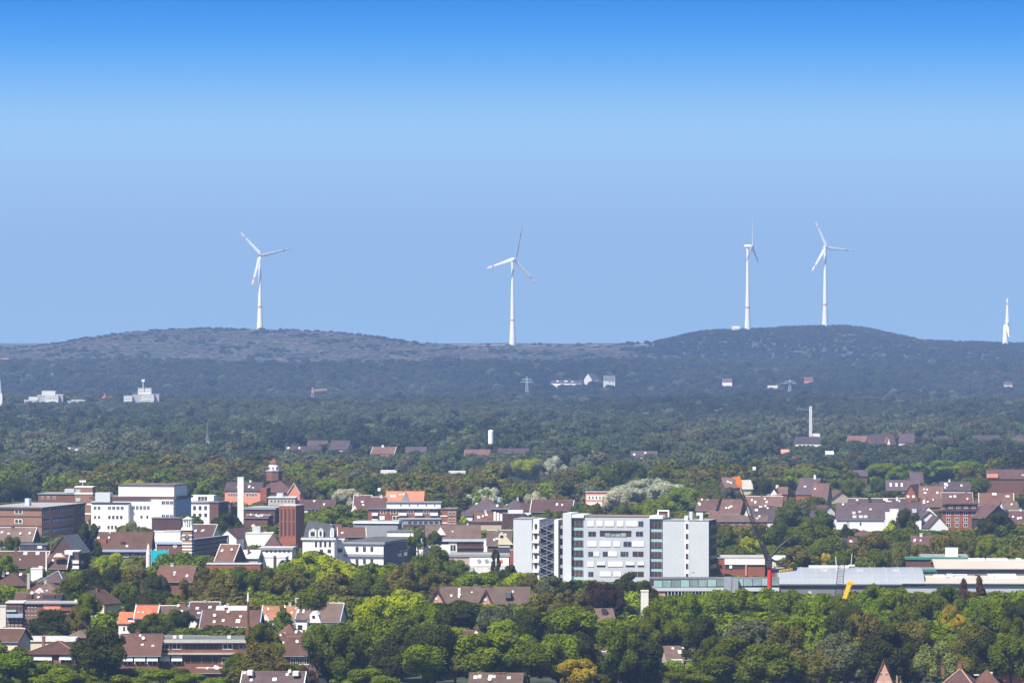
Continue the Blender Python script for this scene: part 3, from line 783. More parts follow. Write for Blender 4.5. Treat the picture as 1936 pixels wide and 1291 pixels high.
# ---------------- school group in the left foreground
h = B('brick pavilion with brown hipped roof and white awnings at the lower left', 'brick_pavilion', 'building', 54, 143, 1211, 1236, 5.2, k='hip', d=15, yaw=10, w='brick', r='tile', yb=1250, ov=1, vg='lightbrick',
      win=[('f', 58, 99, 1239, 1252, 1, 'a', 1), ('f', 113, 137, 1239, 1251, 1, 'a', 1)])
h = B('long low flat roof with a white edge behind the brick pavilion', 'flat_roof_annex', 'building', -12, 141, 1206, 1209, 6.2, k='flat', d=12, yaw=0, w='cream', r='flatlight', yb=1218, ov=.3, fas='offwhite')
h = B('brown roofed house with a cream gable at the lower left edge', 'brown_roof_house', 'house', -12, 33, 1189, 1212, 7, k='side', d=10, yaw=14, w='cream', r='tile', yb=1206, vg='brown')
h = B('low brown hipped roof right of the dark tree before the brick flats', 'hip_roof_house', 'house', 122, 170, 1190, 1205, 6.2, k='hip', d=10, yaw=5, w='brown', r='oldtile', yb=1203)
h = B('brick school wing with brown roof and five white awnings', 'school_building', 'school', 229, 299, 1200, 1236, 5.4, k='side', d=14, yaw=1, w='brick', r='tile', yb=1262, ov=.8, sk=[(269, 1222, 5, 3), (289, 1224, 5, 3), (265, 1206, 4, 4)])
wrow(h, 229, 300, 1239, 1255, 3, 0, 'a', .86)
h = B('flat roofed two storey brick school centre with white windows and grey roof slab', 'school_building', 'school', 298.5, 480, 1209, 1211, 8.4, k='flat', d=16, w='brick', r='flatdark', yb=1262, ov=1, fas='concrete')
PB(h, 'ledge', 297, 445, 1234, 1237, -1.2, 0, 'concrete')
for a, b, y0, y1, n, t, f in ((301, 345, 1216, 1227, 2, 'w', .8), (419, 442, 1216, 1227, 1, 'w', .85), (350, 412, 1217, 1227, 4, 'm', .92), (449, 470, 1218, 1226, 1, 'w', .8)): wrow(h, a, b, y0, y1, n, 0, t, f)
wrow(h, 300, 346, 1239, 1255, 2, 0, 'a', .86); wrow(h, 350, 412, 1241, 1253, 3, 0, 'm', .95); wrow(h, 418, 432, 1242, 1255, 1, 0, 'w', .8)
for q, y in ((302, 1205), (327, 1203), (339, 1202), (430, 1203)): PB(h, 'roof_vent', q, q + 6, y - 2, 1209, 5, 6, 'white', h.rt)
PB(h, 'roof_railing', 300, 395, 1200.5, 1201.5, 10, 10.1, 'concrete', h.rt)
h = B('brown roofed school wing with white windows behind the willow', 'school_building', 'school', 487, 606, 1205, 1237, 5.4, k='side', d=15, yaw=3, w='brick', r='tile', yb=1240, ov=.8)
wrow(h, 548, 598, 1243, 1256, 4, 0, 'w', .75)
KEEP.append((545, 600, 1237, 1252, h.D))
h = B('upper brown roof with a green copper patch behind the right school wing', 'brown_roof_house', 'house', 478, 612, 1198, 1206, 8, k='side', d=10, w='brown', r='redtile', yb=1206)
PB(h, 'copper_patch', 579, 594, 1200, 1205, -.6, .2, 'mint', h.rt)
h = B('dark brown roof with white skylights and dormers at the lower edge', 'dark_roof_house', 'house', 457, 570, 1271, 1300, 3.6, k='side', d=13, yaw=3, w='brown', r='darktile', yb=1291, sk=[(463, 1277, 5, 4), (478, 1281, 4, 4), (475, 1289, 5, 4), (543, 1280, 5, 4), (519, 1288, 8, 5)], vg='offwhite')
PB(h, 'dormer', 467, 477, 1267, 1276, 3, 6, 'offwhite', h.rt); PB(h, 'dormer', 553, 564, 1269, 1277, 3, 6, 'offwhite', h.rt)
h = B('dark flat roofed shed between the bright tree and the lower roofs', 'dark_shed', 'shed', 583, 657, 1260, 1273, 4, k='side', d=12, yaw=4, w='dark', r='darktile', yb=1272, sk=[(651, 1268, 4, 4)])
h = B('low shed roof with pale roof boxes under the willow at the bottom', 'low_shed', 'shed', 372, 425, 1264, 1272, 3.5, k='side', d=9, w='brown', r='redtile', yb=1270, sk=[(392, 1267, 4, 2.5), (410, 1268, 4, 2)])

# ================================================================== town, middle
h = B('beige flat roofed block with roof plant behind the brick slot tower', 'beige_block', 'building', 507, 558, 939, 941, 14, k='flat', d=12, yaw=2, w='concrete', r='flatlight', yb=953, win=[('f', 510, 556, 945, 949, 7, 'd', .35)])
PB(h, 'roof_house', 523, 535, 932, 939, 3, 7, 'steel')
h = B('salmon pink school with arched white windows and purple roof behind the tall chimney', 'salmon_school', 'school', 425, 492, 912, 928, 14, k='side', d=15, yaw=8, w='salmon', r='purple', yb=948, win=[('f', 431, 450, 931, 939, 4, 'w', .8), ('f', 465, 486, 931, 939, 4, 'w', .8)])
PB(h, 'brick_wing', 492, 504, 922, 960, -1, 9, 'brickred')
# domed town hall
h = B('brown roofed hall crowned by a white drum and brown dome', 'domed_hall', 'building', 482, 553, 904, 931, 11, k='hip', d=22, yaw=10, w='brown', r='maroon', yb=938, sk=[(498, 921, 3, 3), (520, 920, 3, 3)])
D2 = h.D + 10; x2 = h.u(518, 10)
for nm, prof, mt in (('tower', [(15.5, 908), (15.5, 891)], 'brick'), ('cornice', [(16.6, 891), (16.6, 888.5)], 'midgrey'), ('drum', [(10.5, 888.5), (10, 880), (8.6, 878.5)], 'white'), ('dome', [(9, 878.5), (8.4, 875), (6, 871), (2.2, 868.4), (.5, 866)], 'brick')):
    MB().lathe([(r * D2 / F, h.z(y, x2, 10)) for r, y in prof], 8 if nm != 'dome' else 16, (x2, 10)).build(nm, mt, h.root)
m = MB()
for a in np.linspace(0, 2 * math.pi, 9)[:-1]:
    r = 10.2 * D2 / F * .96
    m.box(x2 + r * math.cos(a) - .3, x2 + r * math.cos(a) + .3, 10 + r * math.sin(a) - .3, 10 + r * math.sin(a) + .3, h.z(887, x2, 10), h.z(883, x2, 10))
m.build('drum_window', 'glass', h.root)
KEEP.append((500, 535, 866, 905, h.D))
h = B('orange and cream gabled house touching the right end of the domed hall', 'gabled_house', 'house', 545, 567, 914, 931, 11.2, k='front', d=9, yaw=10, w='salmon', r='maroon', yb=933, vg='cream')
# white square chimney
D = 1950; root = empty('chimney_stack', (XX(449, D), D, 0), 'tall square white concrete chimney rising over the old town', 'chimney', 0)
MB().prism([(0, 0, 0), (2.4, 0, 0), (2.4, 2.4, 0), (0, 2.4, 0)], (0, 0, ZZ(903, D))).build('shaft', 'white', root)
MB().box(-.08, 2.48, -.08, 2.48, ZZ(903, D), ZZ(901.5, D)).build('rim', 'offwhite', root); KEEP.append((447, 462, 900, 995, D)); FOOT.append((XX(449, D), D, 1, 0, 2.5, 2.5))
h = B('broad dark brown hall with pale roof edge between the chimney and slot tower', 'dark_hall', 'hall', 461, 520, 957, 961, 12, k='flat', d=24, yaw=12, w='maroonwall', r='flatgrey', yb=978, ov=.4, fas='midgrey')
h = B('lower dark brown hall with sloping roof in front of the broad dark hall', 'dark_hall', 'hall', 462, 506, 974, 979, 10.5, k='side', d=10, yaw=10, w='brown', r='tile', yb=992)
h = B('white windowed maroon house row behind the brick slot tower', 'maroon_roof_house', 'house', 566, 632, 946, 961, 11, k='side', d=12, yaw=3, w='offwhite', r='maroon', yb=966, win=[('f', 580, 604, 962, 967, 3, 'd', .5)], sk=[(594, 949, 4, 3)], ch=[571])
# brick slot tower
h = B('square dark red brick tower with tall narrow slots', 'brick_slot_tower', 'tower', 528, 559.5, 954, 956, 21, k='flat', d=8.5, yaw=20, w='brickred', r='flatlight', yb=1030, ov=.05)
for i in range(4):
    a = 531 + i * 7.6
    for y0, y1 in ((962, 984), (986.5, 1012)):
        PB(h, 'slot', a, a + 3, y0, y1, -.03, .2, 'dark')
    pass
for i in range(5): PB(h, 'rib', 529 + i * 7.2 - (0 if i else .4), 531 + i * 7.2 - .6, 958, 1014, -.22, 0, 'brickred')
h = B('white gabled hall with maroon roof left of the brick slot tower', 'white_gabled_hall', 'hall', 411, 447, 1001, 1017, 7.6, k='front', d=22, yaw=16, w='white', r='maroon', yb=1029, win=[('f', 429, 434, 1013, 1030, 1, 'd', .5)])
h = B('white flat roofed hall with a silver roof box left of the slot tower', 'white_hall', 'hall', 464, 516, 1007, 1009, 9, k='flat', d=12, w='white', r='flatlight', yb=1030, ov=.1)
PB(h, 'roof_box', 477, 492, 995, 1007, 3, 7, 'steel'); MB().lathe([(.9, h.z(996, h.u(478))), (.7, h.z(993, h.u(478))), (.1, h.z(991.5, h.u(478)))], 10, (h.u(478), 5)).build('roof_dome', 'cream', h.root)
h = B('brown pitched roof at the foot of the brick slot tower on its left', 'brown_roof_house', 'house', 500, 530, 1008, 1033, 7.2, k='pyr', d=10, w='brown', r='maroon', yb=1031)
h = B('white shop building with a parapet and dark upper windows in front of the slot tower', 'white_shop', 'building', 490, 552, 1034, 1037, 9.5, k='flat', d=14, yaw=3, w='white', r='flatlight', yb=1050, win=[('f', 500, 550, 1039, 1044, 6, 'd', .5)], fas='midgrey')
h = B('bright white cubic annexe with one brown corner strip below the slot tower', 'white_annexe', 'building', 497, 540, 1052, 1054, 7.5, k='flat', d=9, yaw=4, w='white', r='flatlight', yb=1074, ov=.1)
PB(h, 'corner_strip', 517, 522, 1050, 1080, -.2, 0, 'maroonwall')
h = B('beige stepped workshop with light roof below the white gabled hall', 'beige_workshop', 'workshop', 440, 487, 1040, 1055, 7.5, k='side', d=10, yaw=8, w='concrete', r='flatlight', yb=1065)
PB(h, 'chimney', 468, 471, 1035, 1054, 2, 3, 'brown')
h = B('rust brown roofs with a pale verge left of the beige workshop', 'brown_roof_house', 'house', 408, 440, 1030, 1060, 7, k='side', d=12, yaw=18, w='brown', r='redtile', yb=1058, vg='offwhite', sk=[(420, 1043, 5, 4)])
h = B('low red brick wall building with pale coping behind the olive trees', 'red_brick_block', 'building', 388, 492, 1065, 1067, 7, k='flat', d=8, yaw=2, w='brickred', r='flatlight', yb=1076, ov=.2)
# hotel
h = B('white corner house with four tall windows under a slate mansard with white dormers', 'white_corner_house', 'building', 572, 632, 1015, 1018, 11.5, k='flat', d=13, yaw=4, w='white', r='flatgrey', yb=1040, ov=.5, fas='offwhite',
      win=[('f', 593, 628, 1023, 1034, 4, 'd', .5), ('f', 600, 630, 1038, 1045, 2, 'd', .45)])
MB().prism([(0, 1, h.he), (h.w, 1, h.he), (h.w - 1, 3, h.z(994)), (1.5, 3, h.z(985)), ], (0, 8, 0)).build('mansard', 'slate', h.root)
for a, b, yp in ((584, 598, 999), (601, 611, 998), (624, 631, 997)):
    dm = PB(h, 'dormer', a, b, yp + 4, 1015, .4, 3.5, 'white'); PT(h, 'dormer_gable', a - .5, b + .5, yp, yp + 4.2, .3, 3.5, 'offwhite', dm); PB(h, 'pane', a + 3, b - 3, yp + 6, 1013, .3, .5, 'glass', dm)
h = B('narrow white house between the mansard house and the white block with dark side', 'white_house', 'house', 633.5, 650, 1020, 1022, 10.3, k='flat', d=14, w='white', r='flatlight', yb=1056, ov=.1, win=[('f', 638, 648, 1036, 1044, 1, 'd', .9)])
h = B('white block with paired windows and a long dark side left of the tall tree', 'white_dark_sided_block', 'building', 650.5, 725, 1023, 1026, 9.5, k='flat', d=52, yaw=12.5, w='white', r='flatdark', yb=1066, ov=.6, fas='midgrey',
      win=[('f', 668, 710, 1033, 1043, 3, 'd', .4), ('f', 668, 710, 1056, 1066, 3, 'd', .4)])
PB(h, 'ledge', 650, 725.5, 1047, 1052, -.7, 0, 'midgrey')
MB().box(h.w + .01, h.w + .15, .3, 51.7, 0, h.he - .3).build('shaded_side', 'navy', h.root)  # navy sheet paints the shade of the long side over the white wall
MB().box(h.w + .1, h.w + 1.2, 20, 38, h.z(1047, h.w), h.z(1045, h.w)).build('canopy', 'midgrey', h.root)
for v in (21, 30): MB().box(h.w + .1, h.w + .6, v, v + 5, h.z(1057, h.w), h.z(1050, h.w)).build('white_panel', 'white', h.root)
KEEP.append((725, 784, 1012, 1050, h.D + 20))
h = B('low flat roofed arcade with a white edge behind the white dark sided block', 'flat_roof_arcade', 'building', 633, 740, 1013, 1015, 9.3, k='flat', d=10, yaw=0, w='offwhite', r='flatlight', yb=1016, D=2010)
h = B('beige brown windowless hall below the flat blue white roof', 'beige_hall', 'hall', 668, 731, 991, 993, 10, k='flat', d=12, yaw=6, w='beige', r='flatbrown', yb=1012, ov=.2, win=[('f', 712, 728, 1003, 1009, 1, 'w', .6)])
h = B('flat roof with a bright white edge below the brick balcony flats', 'flat_roof_hall', 'hall', 670, 752, 985, 987, 11.4, k='flat', d=13, yaw=6, w='slate' if False else 'midgrey', r='flatgrey', yb=997, ov=.5, fas='white')
h = B('maroon gabled roofs with pale verge left of the beige hall', 'maroon_roof_house', 'house', 641, 690, 998, 1014, 9.7, k='side', d=10, yaw=-4, w='brown', r='tile', yb=1012, vg='offwhite')
h = B('flat grey roofed parking deck with brown wall in front of the brick balcony flats', 'parking_deck', 'building', 755, 832, 979, 982, 11.2, k='flat', d=12, w='midgrey', r='flatgrey', yb=995, win=[('f', 770, 830, 985, 990, 6, 'd', .7)])
PB(h, 'brown_wall', 762, 832, 991, 1002, -.3, 0, 'maroonwall')
# brick flats with white balconies
h = B('brick flats with long white balconies and a white top storey', 'balcony_flats', 'building', 696, 828, 961, 963, 14, k='flat', d=12, yaw=1, w='brickred', r='flatdark', yb=984, ov=.5)
PB(h, 'top_storey', 731, 833, 950, 961, 1.5, 10, 'white'); PB(h, 'roof_edge', 730, 835, 948.5, 950, 1, 10.5, 'midgrey')
for a, b in ((703, 714), (753, 769), (784, 799), (813, 828)):
    for y in (969, 981): PB(h, 'balcony', a, b, y, y + 5.5, -1.2, 0, 'white'); PB(h, 'balcony_recess', a, b, y - 5, y, -.1, .05, 'dark')
wrow(h, 715, 753, 964, 971, 2, 0, 'w', .6); wrow(h, 769, 784, 964, 971, 1, 0, 'w', .7); wrow(h, 799, 813, 964, 971, 1, 0, 'w', .7)
wrow(h, 715, 728, 975, 983, 1, 0, 'b', .9); wrow(h, 741, 756, 975, 983, 1, 0, 'w', .9)
wrow(h, 750, 830, 953, 957, 5, 1.5, 'd', .12)
h = B('red brick flats end block with two columns of white windows', 'brick_flats', 'building', 828.5, 863, 960, 962, 14.2, k='flat', d=10, yaw=3, w='brickred', r='flatgrey', yb=993, ov=.4, win=[('f', 846, 863, 967, 973, 2, 'w', .7), ('f', 846, 863, 979, 985, 2, 'w', .7), ('f', 846, 863, 989, 995, 2, 'w', .7)])
for y in (974, 987): PB(h, 'band', 828, 846, y, y + 2, -.12, 0, 'white')
h = B('orange tiled house with a dark half timbered gable behind the balcony flats', 'orange_roof_house', 'house', 730, 800, 929, 946, 13, k='side', d=12, yaw=2, w='offwhite', r='orange', yb=947, sk=[(743, 939, 10, 4)])
PT(h, 'front_gable', 757, 776, 931, 948, -1, 5, 'midgrey')
h = B('maroon roofed house with small white gable left of the balcony flats', 'maroon_roof_house', 'house', 669, 699, 937, 962, 11.2, k='side', d=11, yaw=3, w='pinkbrick', r='maroon', yb=962, vg='offwhite', sk=[(685, 950, 5, 3)])
PT(h, 'front_gable', 663, 677, 955, 966, -1.2, 3, 'white')
h = B('dark maroon roof with a white chimney right behind the balcony flats', 'maroon_roof_house', 'house', 702, 730, 940, 960, 12, k='side', d=10, w='brown', r='maroon', yb=958, ch=[(721, .5, .8)], chm='white')
# white block + long parade
h = B('white cubic building with dark roof right of the beige hall', 'white_cube_building', 'building', 732, 800, 1003, 1006, 10.7, k='flat', d=13, yaw=2, w='white', r='flatdark', yb=1036, ov=.2, win=[('f', 783, 797, 1014, 1021, 1, 'd', .6), ('f', 783, 797, 1026, 1032, 1, 'w', .6)])
PB(h, 'joint', 775.6, 776.6, 1006, 1030, -.1, 0, 'midgrey')
h = B('long shop parade with grey gutter, dark glazing and white corner bays', 'shop_parade', 'building', 800.5, 924, 1019, 1021, 9.6, k='flat', d=12, w='white', r='flatgrey', yb=1046, ov=.6, fas='steel')
PB(h, 'glazing', 864, 914, 1025, 1032, -.12, .1, 'brownglass'); PB(h, 'glazing', 864, 914, 1037, 1046, -.12, .1, 'brownglass'); PB(h, 'glazing', 801, 848, 1023, 1028, -.1, .1, 'dark')
PB(h, 'ledge', 864, 914, 1032, 1036, -.6, 0, 'brown'); PB(h, 'bay', 915, 922, 1023, 1043, -.9, 0, 'white'); wrow(h, 850, 863, 1028, 1043, 1, 0, 'w', .9)
h = B('big brown roof with a white triangular dormer above the shop parade', 'brown_roof_house', 'house', 806, 908, 993, 1018, 10, k='side', d=14, yaw=-2, w='brown', r='oldtile', yb=1019)
PT(h, 'dormer', 824, 843, 997, 1011, .6, 5, 'white', h.rt)
h = B('brown hipped roof with a light ridge right of the white triangular dormer', 'hip_roof_house', 'house', 870, 926, 990, 1017, 10.4, k='hip', d=13, yaw=5, w='brown', r='rustroof', yb=1000, D=2080, vg='lightbrick')
h = B('steep brown roofed house with a white half gable beside the grey clinic block', 'white_gabled_house', 'house', 921, 966, 1003, 1030, 8.8, k='side', d=12, yaw=2, w='brown', r='oldtile', yb=1030)
MB().prism([(h.u(942), -1.3, h.z(1029)), (h.u(971), -1.3, h.z(1029)), (h.u(948), -1.3, h.z(1005)), (h.u(943), -1.3, h.z(1010))], (0, 5, 0)).build('white_gable', 'cream', h.root)
PB(h, 'window', 945.5, 951.5, 1011.5, 1016, -1.45, -1.2, 'glass')
h = B('market hall with beige left wall and white sign band with an orange emblem', 'market_hall', 'shop', 849, 963, 1048, 1050, 7.5, k='flat', d=20, yaw=2, w='beige', r='flatgrey', yb=1080, ov=.3, fas='midgrey')
PB(h, 'sign_band', 888, 962, 1054, 1070, -.25, 0, 'white'); PB(h, 'lower_wall', 888, 962, 1070.2, 1095, -.12, 0, 'offwhite')
uu = h.u(948, -.3); zc = h.z(1060, uu)
MB().prism([(uu - .45, -.42, zc), (uu, -.42, zc - .95), (uu + .45, -.42, zc), (uu, -.42, zc + .95)], (0, .15, 0)).prism([(uu - .4, -.44, zc - .35), (uu + .4, -.44, zc - .35), (uu + .4, -.44, zc + .35), (uu - .4, -.44, zc + .35)], (0, .1, 0)).build('orange_emblem', 'orangepaint', h.root)
for q in (906, 920):
    uu = h.u(q, -.3); MB().prism([(uu + .75 * math.cos(a), -.4, zc + .75 * math.sin(a)) for a in np.linspace(0, 2 * math.pi, 15)[:-1]], (0, .12, 0)).build('pale_emblem', 'hallblue', h.root)
PB(h, 'wall_box', 883, 895, 1072, 1081, -1, 0, 'hallgrey')
h = B('upright brick strip wall between the market hall and the clinic block', 'brick_house', 'house', 964, 970, 1039, 1041, 9.5, k='flat', d=6, w='brickred', r='flatgrey', yb=1066, ov=.05, keep=True)
h = B('dark glazed entrance hall between the white half gable and the clinic block', 'dark_hall', 'hall', 944, 962, 1033, 1035, 9.8, k='flat', d=8, w='navy', r='flatgrey', yb=1045, win=[('f', 945, 961, 1038, 1046, 4, 'd', .8)])
# right-middle roofs left of the clinic
h = B('wide mauve hipped roof with a blue vent in front of the silver trees', 'hip_roof_house', 'house', 880, 952, 942, 966, 11, k='hip', d=20, yaw=5, w='cream', r='purple', yb=964, ch=[(943, .5, .5)], chm='blueish')
h = B('mauve roof with light ridge joined to the right of the wide mauve hipped roof', 'hip_roof_house', 'house', 948, 996, 943, 962, 11.5, k='hip', d=16, yaw=4, w='brown', r='purple', yb=958)
h = B('dark narrow house with bright white window strips left of the clinic block', 'dark_house', 'house', 929, 960, 961, 963, 13.5, k='flat', d=9, yaw=3, w='maroonwall', r='flatdark', yb=984, ov=.7)
for i in range(3): PB(h, 'window_strip', 933 + i * 6, 937.5 + i * 6, 967 + i * 2, 985, -.15, 0, 'white')
h = B('dark brown windowless wall with white top touching the clinic block behind', 'dark_hall', 'hall', 953, 992, 970, 972, 12.6, k='flat', d=14, yaw=-3, w='maroonwall', r='flatdark', yb=992, ov=.1)
PB(h, 'white_attic', 961, 989, 964, 971.5, .5, 4, 'white')
h = B('reddish brown low roof in front of the dark narrow house', 'brown_roof_house', 'house', 899, 931, 969, 985, 10.5, k='side', d=11, yaw=-5, w='brown', r='redtile', yb=984)
h = B('flat brown deck building with pale coping above the hipped brown roof', 'flat_roof_hall', 'hall', 879, 948, 985, 987, 10.8, k='flat', d=9, w='rustwall' if False else 'beige', r='flatbrown', yb=994, fas='maroonwall')
h = B('maroon roofed row right of the mauve roofs partly hidden by the clinic block', 'maroon_roof_house', 'house', 1004, 1080, 946, 967, 11, k='side', d=14, yaw=7, w='brown', r='maroon', yb=966, vg='offwhite', win=())
h = B('white cottage front below the dark little conifer in the middle', 'white_house', 'house', 874, 900, 968, 974, 10, k='side', d=8, w='white', r='purple', yb=981)
h = B('orange school with a band of white windows left of the big silver tree', 'orange_school', 'school', 1107, 1166, 929, 931, 14, k='flat', d=12, yaw=3, w='salmon', r='flatgrey', yb=950, ov=.3)
PB(h, 'window_band', 1109, 1165, 936, 945, -.15, 0, 'white'); wrow(h, 1111, 1164, 938, 943, 8, -.15, 'd', .35); PB(h, 'window_band', 1109, 1165, 949, 956, -.15, 0, 'white')

# ================================================================== right side
h = B('brown hipped roof left of the orange crane jib', 'hip_roof_house', 'house', 1360, 1398, 945, 971, 9.5, k='side', d=12, yaw=18, w='brick', r='palered', yb=974)
h = B('pinkish roof peeking out right behind the clinic block', 'palered_roof_house', 'house', 1316, 1352, 945, 964, 11, k='side', d=11, yaw=18, w='offwhite', r='palered', yb=964, ch=[(1338, .3, .3)], chm='white')
h = B('purple roofed house with white dormers and chimney behind the crane boom', 'purple_roof_house', 'house', 1412, 1464, 957, 984, 9, k='side', d=13, yaw=3, w='offwhite', r='purple', yb=986, sk=[(1430, 966, 6, 4), (1438, 960, 6, 3)], ch=[(1447, .5, .6)], chm='white')
PT(h, 'front_gable', 1404, 1424, 957, 982, -1.5, 4, 'offwhite')
h = B('mottled brown roof above the purple roofed house behind the crane', 'brown_roof_house', 'house', 1410, 1478, 939, 957, 11, k='side', d=14, yaw=5, w='brown', r='palered', yb=957)
h = B('low brick house row with pale eaves below the brown hipped roof near the crane', 'brick_row_house', 'house', 1348, 1450, 975, 985, 9.3, k='side', d=9, yaw=4, w='brick', r='oldtile', yb=992, win=[('f', 1352, 1448, 988, 992, 7, 'w', .35)])
h = B('brown roof in the trees behind the orange crane jib', 'brown_roof_house', 'house', 1372, 1404, 903, 922, 12, k='side', d=14, yaw=-14, w='brown', r='oldtile', yb=925)
h = B('cream walled house end beside the lamp mast', 'cream_house', 'house', 1403, 1424, 908, 924, 11.5, k='side', d=8, yaw=-20, w='cream', r='hallbeige', yb=922)
h = B('house with white gable and chimney right of the lamp mast', 'white_gabled_house', 'house', 1456, 1470, 924, 934, 12, k='front', d=14, yaw=24, w='white', r='maroon', yb=934, ch=[(1470, .6, 1.5)], chm='white')
h = B('tall purple roofed brick villa with a white chimney', 'brick_villa', 'house', 1505, 1542, 904, 934, 11, k='side', d=13, yaw=24, w='redbrickx' if False else 'brickred', r='purple', yb=930, ch=[(1541, .5, 1.6)], chm='white')
h = B('pinkish red roofed brick house joined to the tall purple roofed villa', 'brick_villa', 'house', 1535, 1563, 914, 944, 10, k='side', d=11, yaw=16, w='pinkbrick', r='palered', yb=938)
h = B('cream gabled house with grey roof right of the brick villas', 'cream_gabled_house', 'house', 1572, 1609, 929, 943, 8.8, k='front', d=14, yaw=-28, w='cream', r='oldtile', yb=951)
h = B('long white house with deep purple brown roof and dormers', 'long_white_house', 'house', 1582, 1672, 952, 981, 9.5, k='side', d=13, yaw=2, w='white', r='purple', yb=1000, win=[('f', 1612, 1642, 987, 993, 1, 'd', .1)])
for a in (1612, 1624, 1633): PB(h, 'dormer', a, a + 7, 974, 981, .3, 3, 'white', h.rt)
h = B('white gabled house end at the left of the long white house', 'white_gabled_house', 'house', 1554, 1581, 956, 970, 9, k='front', d=9, yaw=-25, w='white', r='maroon', yb=980)
h = B('stepped white house with long purple roof right of the long white house', 'long_white_house', 'house', 1673, 1742, 950, 978, 9.5, k='side', d=13, yaw=1, w='white', r='purple', yb=1000, win=[('f', 1676, 1700, 984, 1003, 2, 'd', .2)])
PB(h, 'bay', 1673, 1699, 968, 1005, -2.5, 0, 'white'); PB(h, 'dormer', 1683, 1699, 962, 968, -1, 3, 'lightgrey', h.rt); PB(h, 'dormer', 1725, 1733, 962, 969, 1, 4, 'lightgrey', h.rt)
h = B('low grey roofed shed with a white front left of the long white house', 'grey_shed', 'shed', 1541, 1606, 982, 992, 6.5, k='side', d=8, yaw=4, w='offwhite', r='hallgrey', yb=994, win=[('f', 1546, 1558, 990, 995, 2, 'd', .4)])
h = B('small dark gabled house left of the low grey shed', 'gabled_house', 'house', 1527, 1548, 965, 980, 8.5, k='side', d=9, w='brown', r='purple', yb=982)
h = B('pair of round topped white gables, the upper one', 'white_gabled_house', 'house', 1739, 1771, 958, 974, 9.5, k='front', d=9, yaw=-10, w='white', r='purple', yb=977, ov=.2)
h = B('white gable in front of the upper white gable, slightly lower', 'white_gabled_house', 'house', 1743, 1772, 967, 979, 8.8, k='front', d=6, yaw=-10, w='white', r='purple', yb=985, ov=.5)
h = B('white pointed gable house with purple roof left of the brick flats', 'white_gabled_house', 'house', 1756, 1793, 977, 997, 7.5, k='front', d=9, yaw=-12, w='white', r='purple', yb=1000)
h = B('four storey brick flats with white windows and dark attic', 'brick_flats', 'building', 1783, 1850, 962, 964, 13, k='flat', d=12, yaw=2, w='brickred', r='flatbrown', yb=1000, ov=.8, fas='maroonwall',
      win=[('f', 1785, 1850, 967, 974, 4, 'w', .55), ('f', 1785, 1850, 978, 985, 4, 'w', .5), ('f', 1785, 1850, 988, 996, 4, 'w', .5)])
PB(h, 'attic', 1788, 1848, 953.5, 962, 1, 9, 'maroonwall'); wrow(h, 1790, 1848, 956, 961, 4, 1, 'w', .5); PB(h, 'attic_roof', 1786, 1852, 951.5, 953.6, .3, 10, 'redtile')
h = B('dark grey gabled house with brown roof right of the brick flats', 'dark_gabled_house', 'house', 1862, 1912, 956, 980, 10, k='front', d=12, yaw=-22, w='dark', r='maroon', yb=978)
h = B('brown roof with white verge behind the dark gabled house at the right', 'brown_roof_house', 'house', 1853, 1915, 933, 956, 11, k='side', d=14, yaw=4, w='brown', r='redtile', yb=956, vg='offwhite', sk=[(1880, 936, 8, 4), (1905, 940, 7, 3)])
h = B('maroon roofed house at the right edge below the brown roofs', 'maroon_roof_house', 'house', 1911, 1950, 966, 988, 9, k='side', d=13, w='offwhite', r='maroon', yb=990)
h = B('long maroon roof with a light stripe behind the brick flats', 'maroon_roof_house', 'house', 1782, 1838, 932, 952, 11.5, k='side', d=14, yaw=2, w='brown', r='maroon', yb=951, vg='beige')
h = B('orange brick gabled house with white bay windows right of the purple roofs', 'orange_brick_house', 'house', 1706, 1736, 917, 942, 10.5, k='front', d=18, yaw=16, w='brickred', r='redtile', yb=946, win=[('f', 1712, 1732, 936, 941, 2, 'b', .5)])
h = B('long pinkish brown roof right of the orange brick gable', 'brown_roof_house', 'house', 1738, 1782, 920, 946, 11, k='side', d=14, yaw=6, w='brick', r='palered', yb=946)
h = B('purple roof with a row of pale dormers behind the orange brick gable', 'purple_roof_house', 'house', 1676, 1738, 908, 927, 12, k='side', d=14, yaw=3, w='midgrey', r='purple', yb=925, sk=[(1684, 918, 4, 6), (1695, 918, 4, 6), (1705, 918, 4, 6)])
h = B('purple roofed house with white wall band below the big round tree', 'purple_roof_house', 'house', 1778, 1834, 911, 927, 12, k='side', d=13, yaw=2, w='white', r='purple', yb=930, sk=[(1788, 917, 6, 4)])
h = B('wide maroon roof at the right edge with an orange patch', 'maroon_roof_house', 'house', 1866, 1950, 888, 905, 13, k='side', d=16, yaw=4, w='brown', r='maroon', yb=903)
PB(h, 'orange_patch', 1866, 1887, 896, 903, -.8, 1, 'salmon', h.rt)
h = B('purple roof glimpsed between the two big round trees at the right', 'purple_roof_house', 'house', 1722, 1745, 893, 912, 12.5, k='side', d=12, w='brown', r='purple', yb=912)
h = B('small purple roof between the tree clumps left of the purple dormer row', 'purple_roof_house', 'house', 1616, 1640, 889, 900, 13, k='side', d=12, w='brown', r='purple', yb=899)
h = B('low mauve roofs just behind the long white house', 'mauve_roof_house', 'house', 1650, 1712, 943, 954, 11, k='side', d=10, w='brown', r='purple', yb=951, sk=[(1674, 946, 8, 3)])
h = B('red brown roof in the trees below the long white house', 'brown_roof_house', 'house', 1612, 1658, 1001, 1015, 7, k='pyr', d=11, w='brown', r='palered', yb=1011)
h = B('maroon roof in the trees left of the white trimmed green hall', 'maroon_roof_house', 'house', 1724, 1764, 1014, 1035, 7.5, k='side', d=11, yaw=4, w='beige', r='maroon', yb=1040)
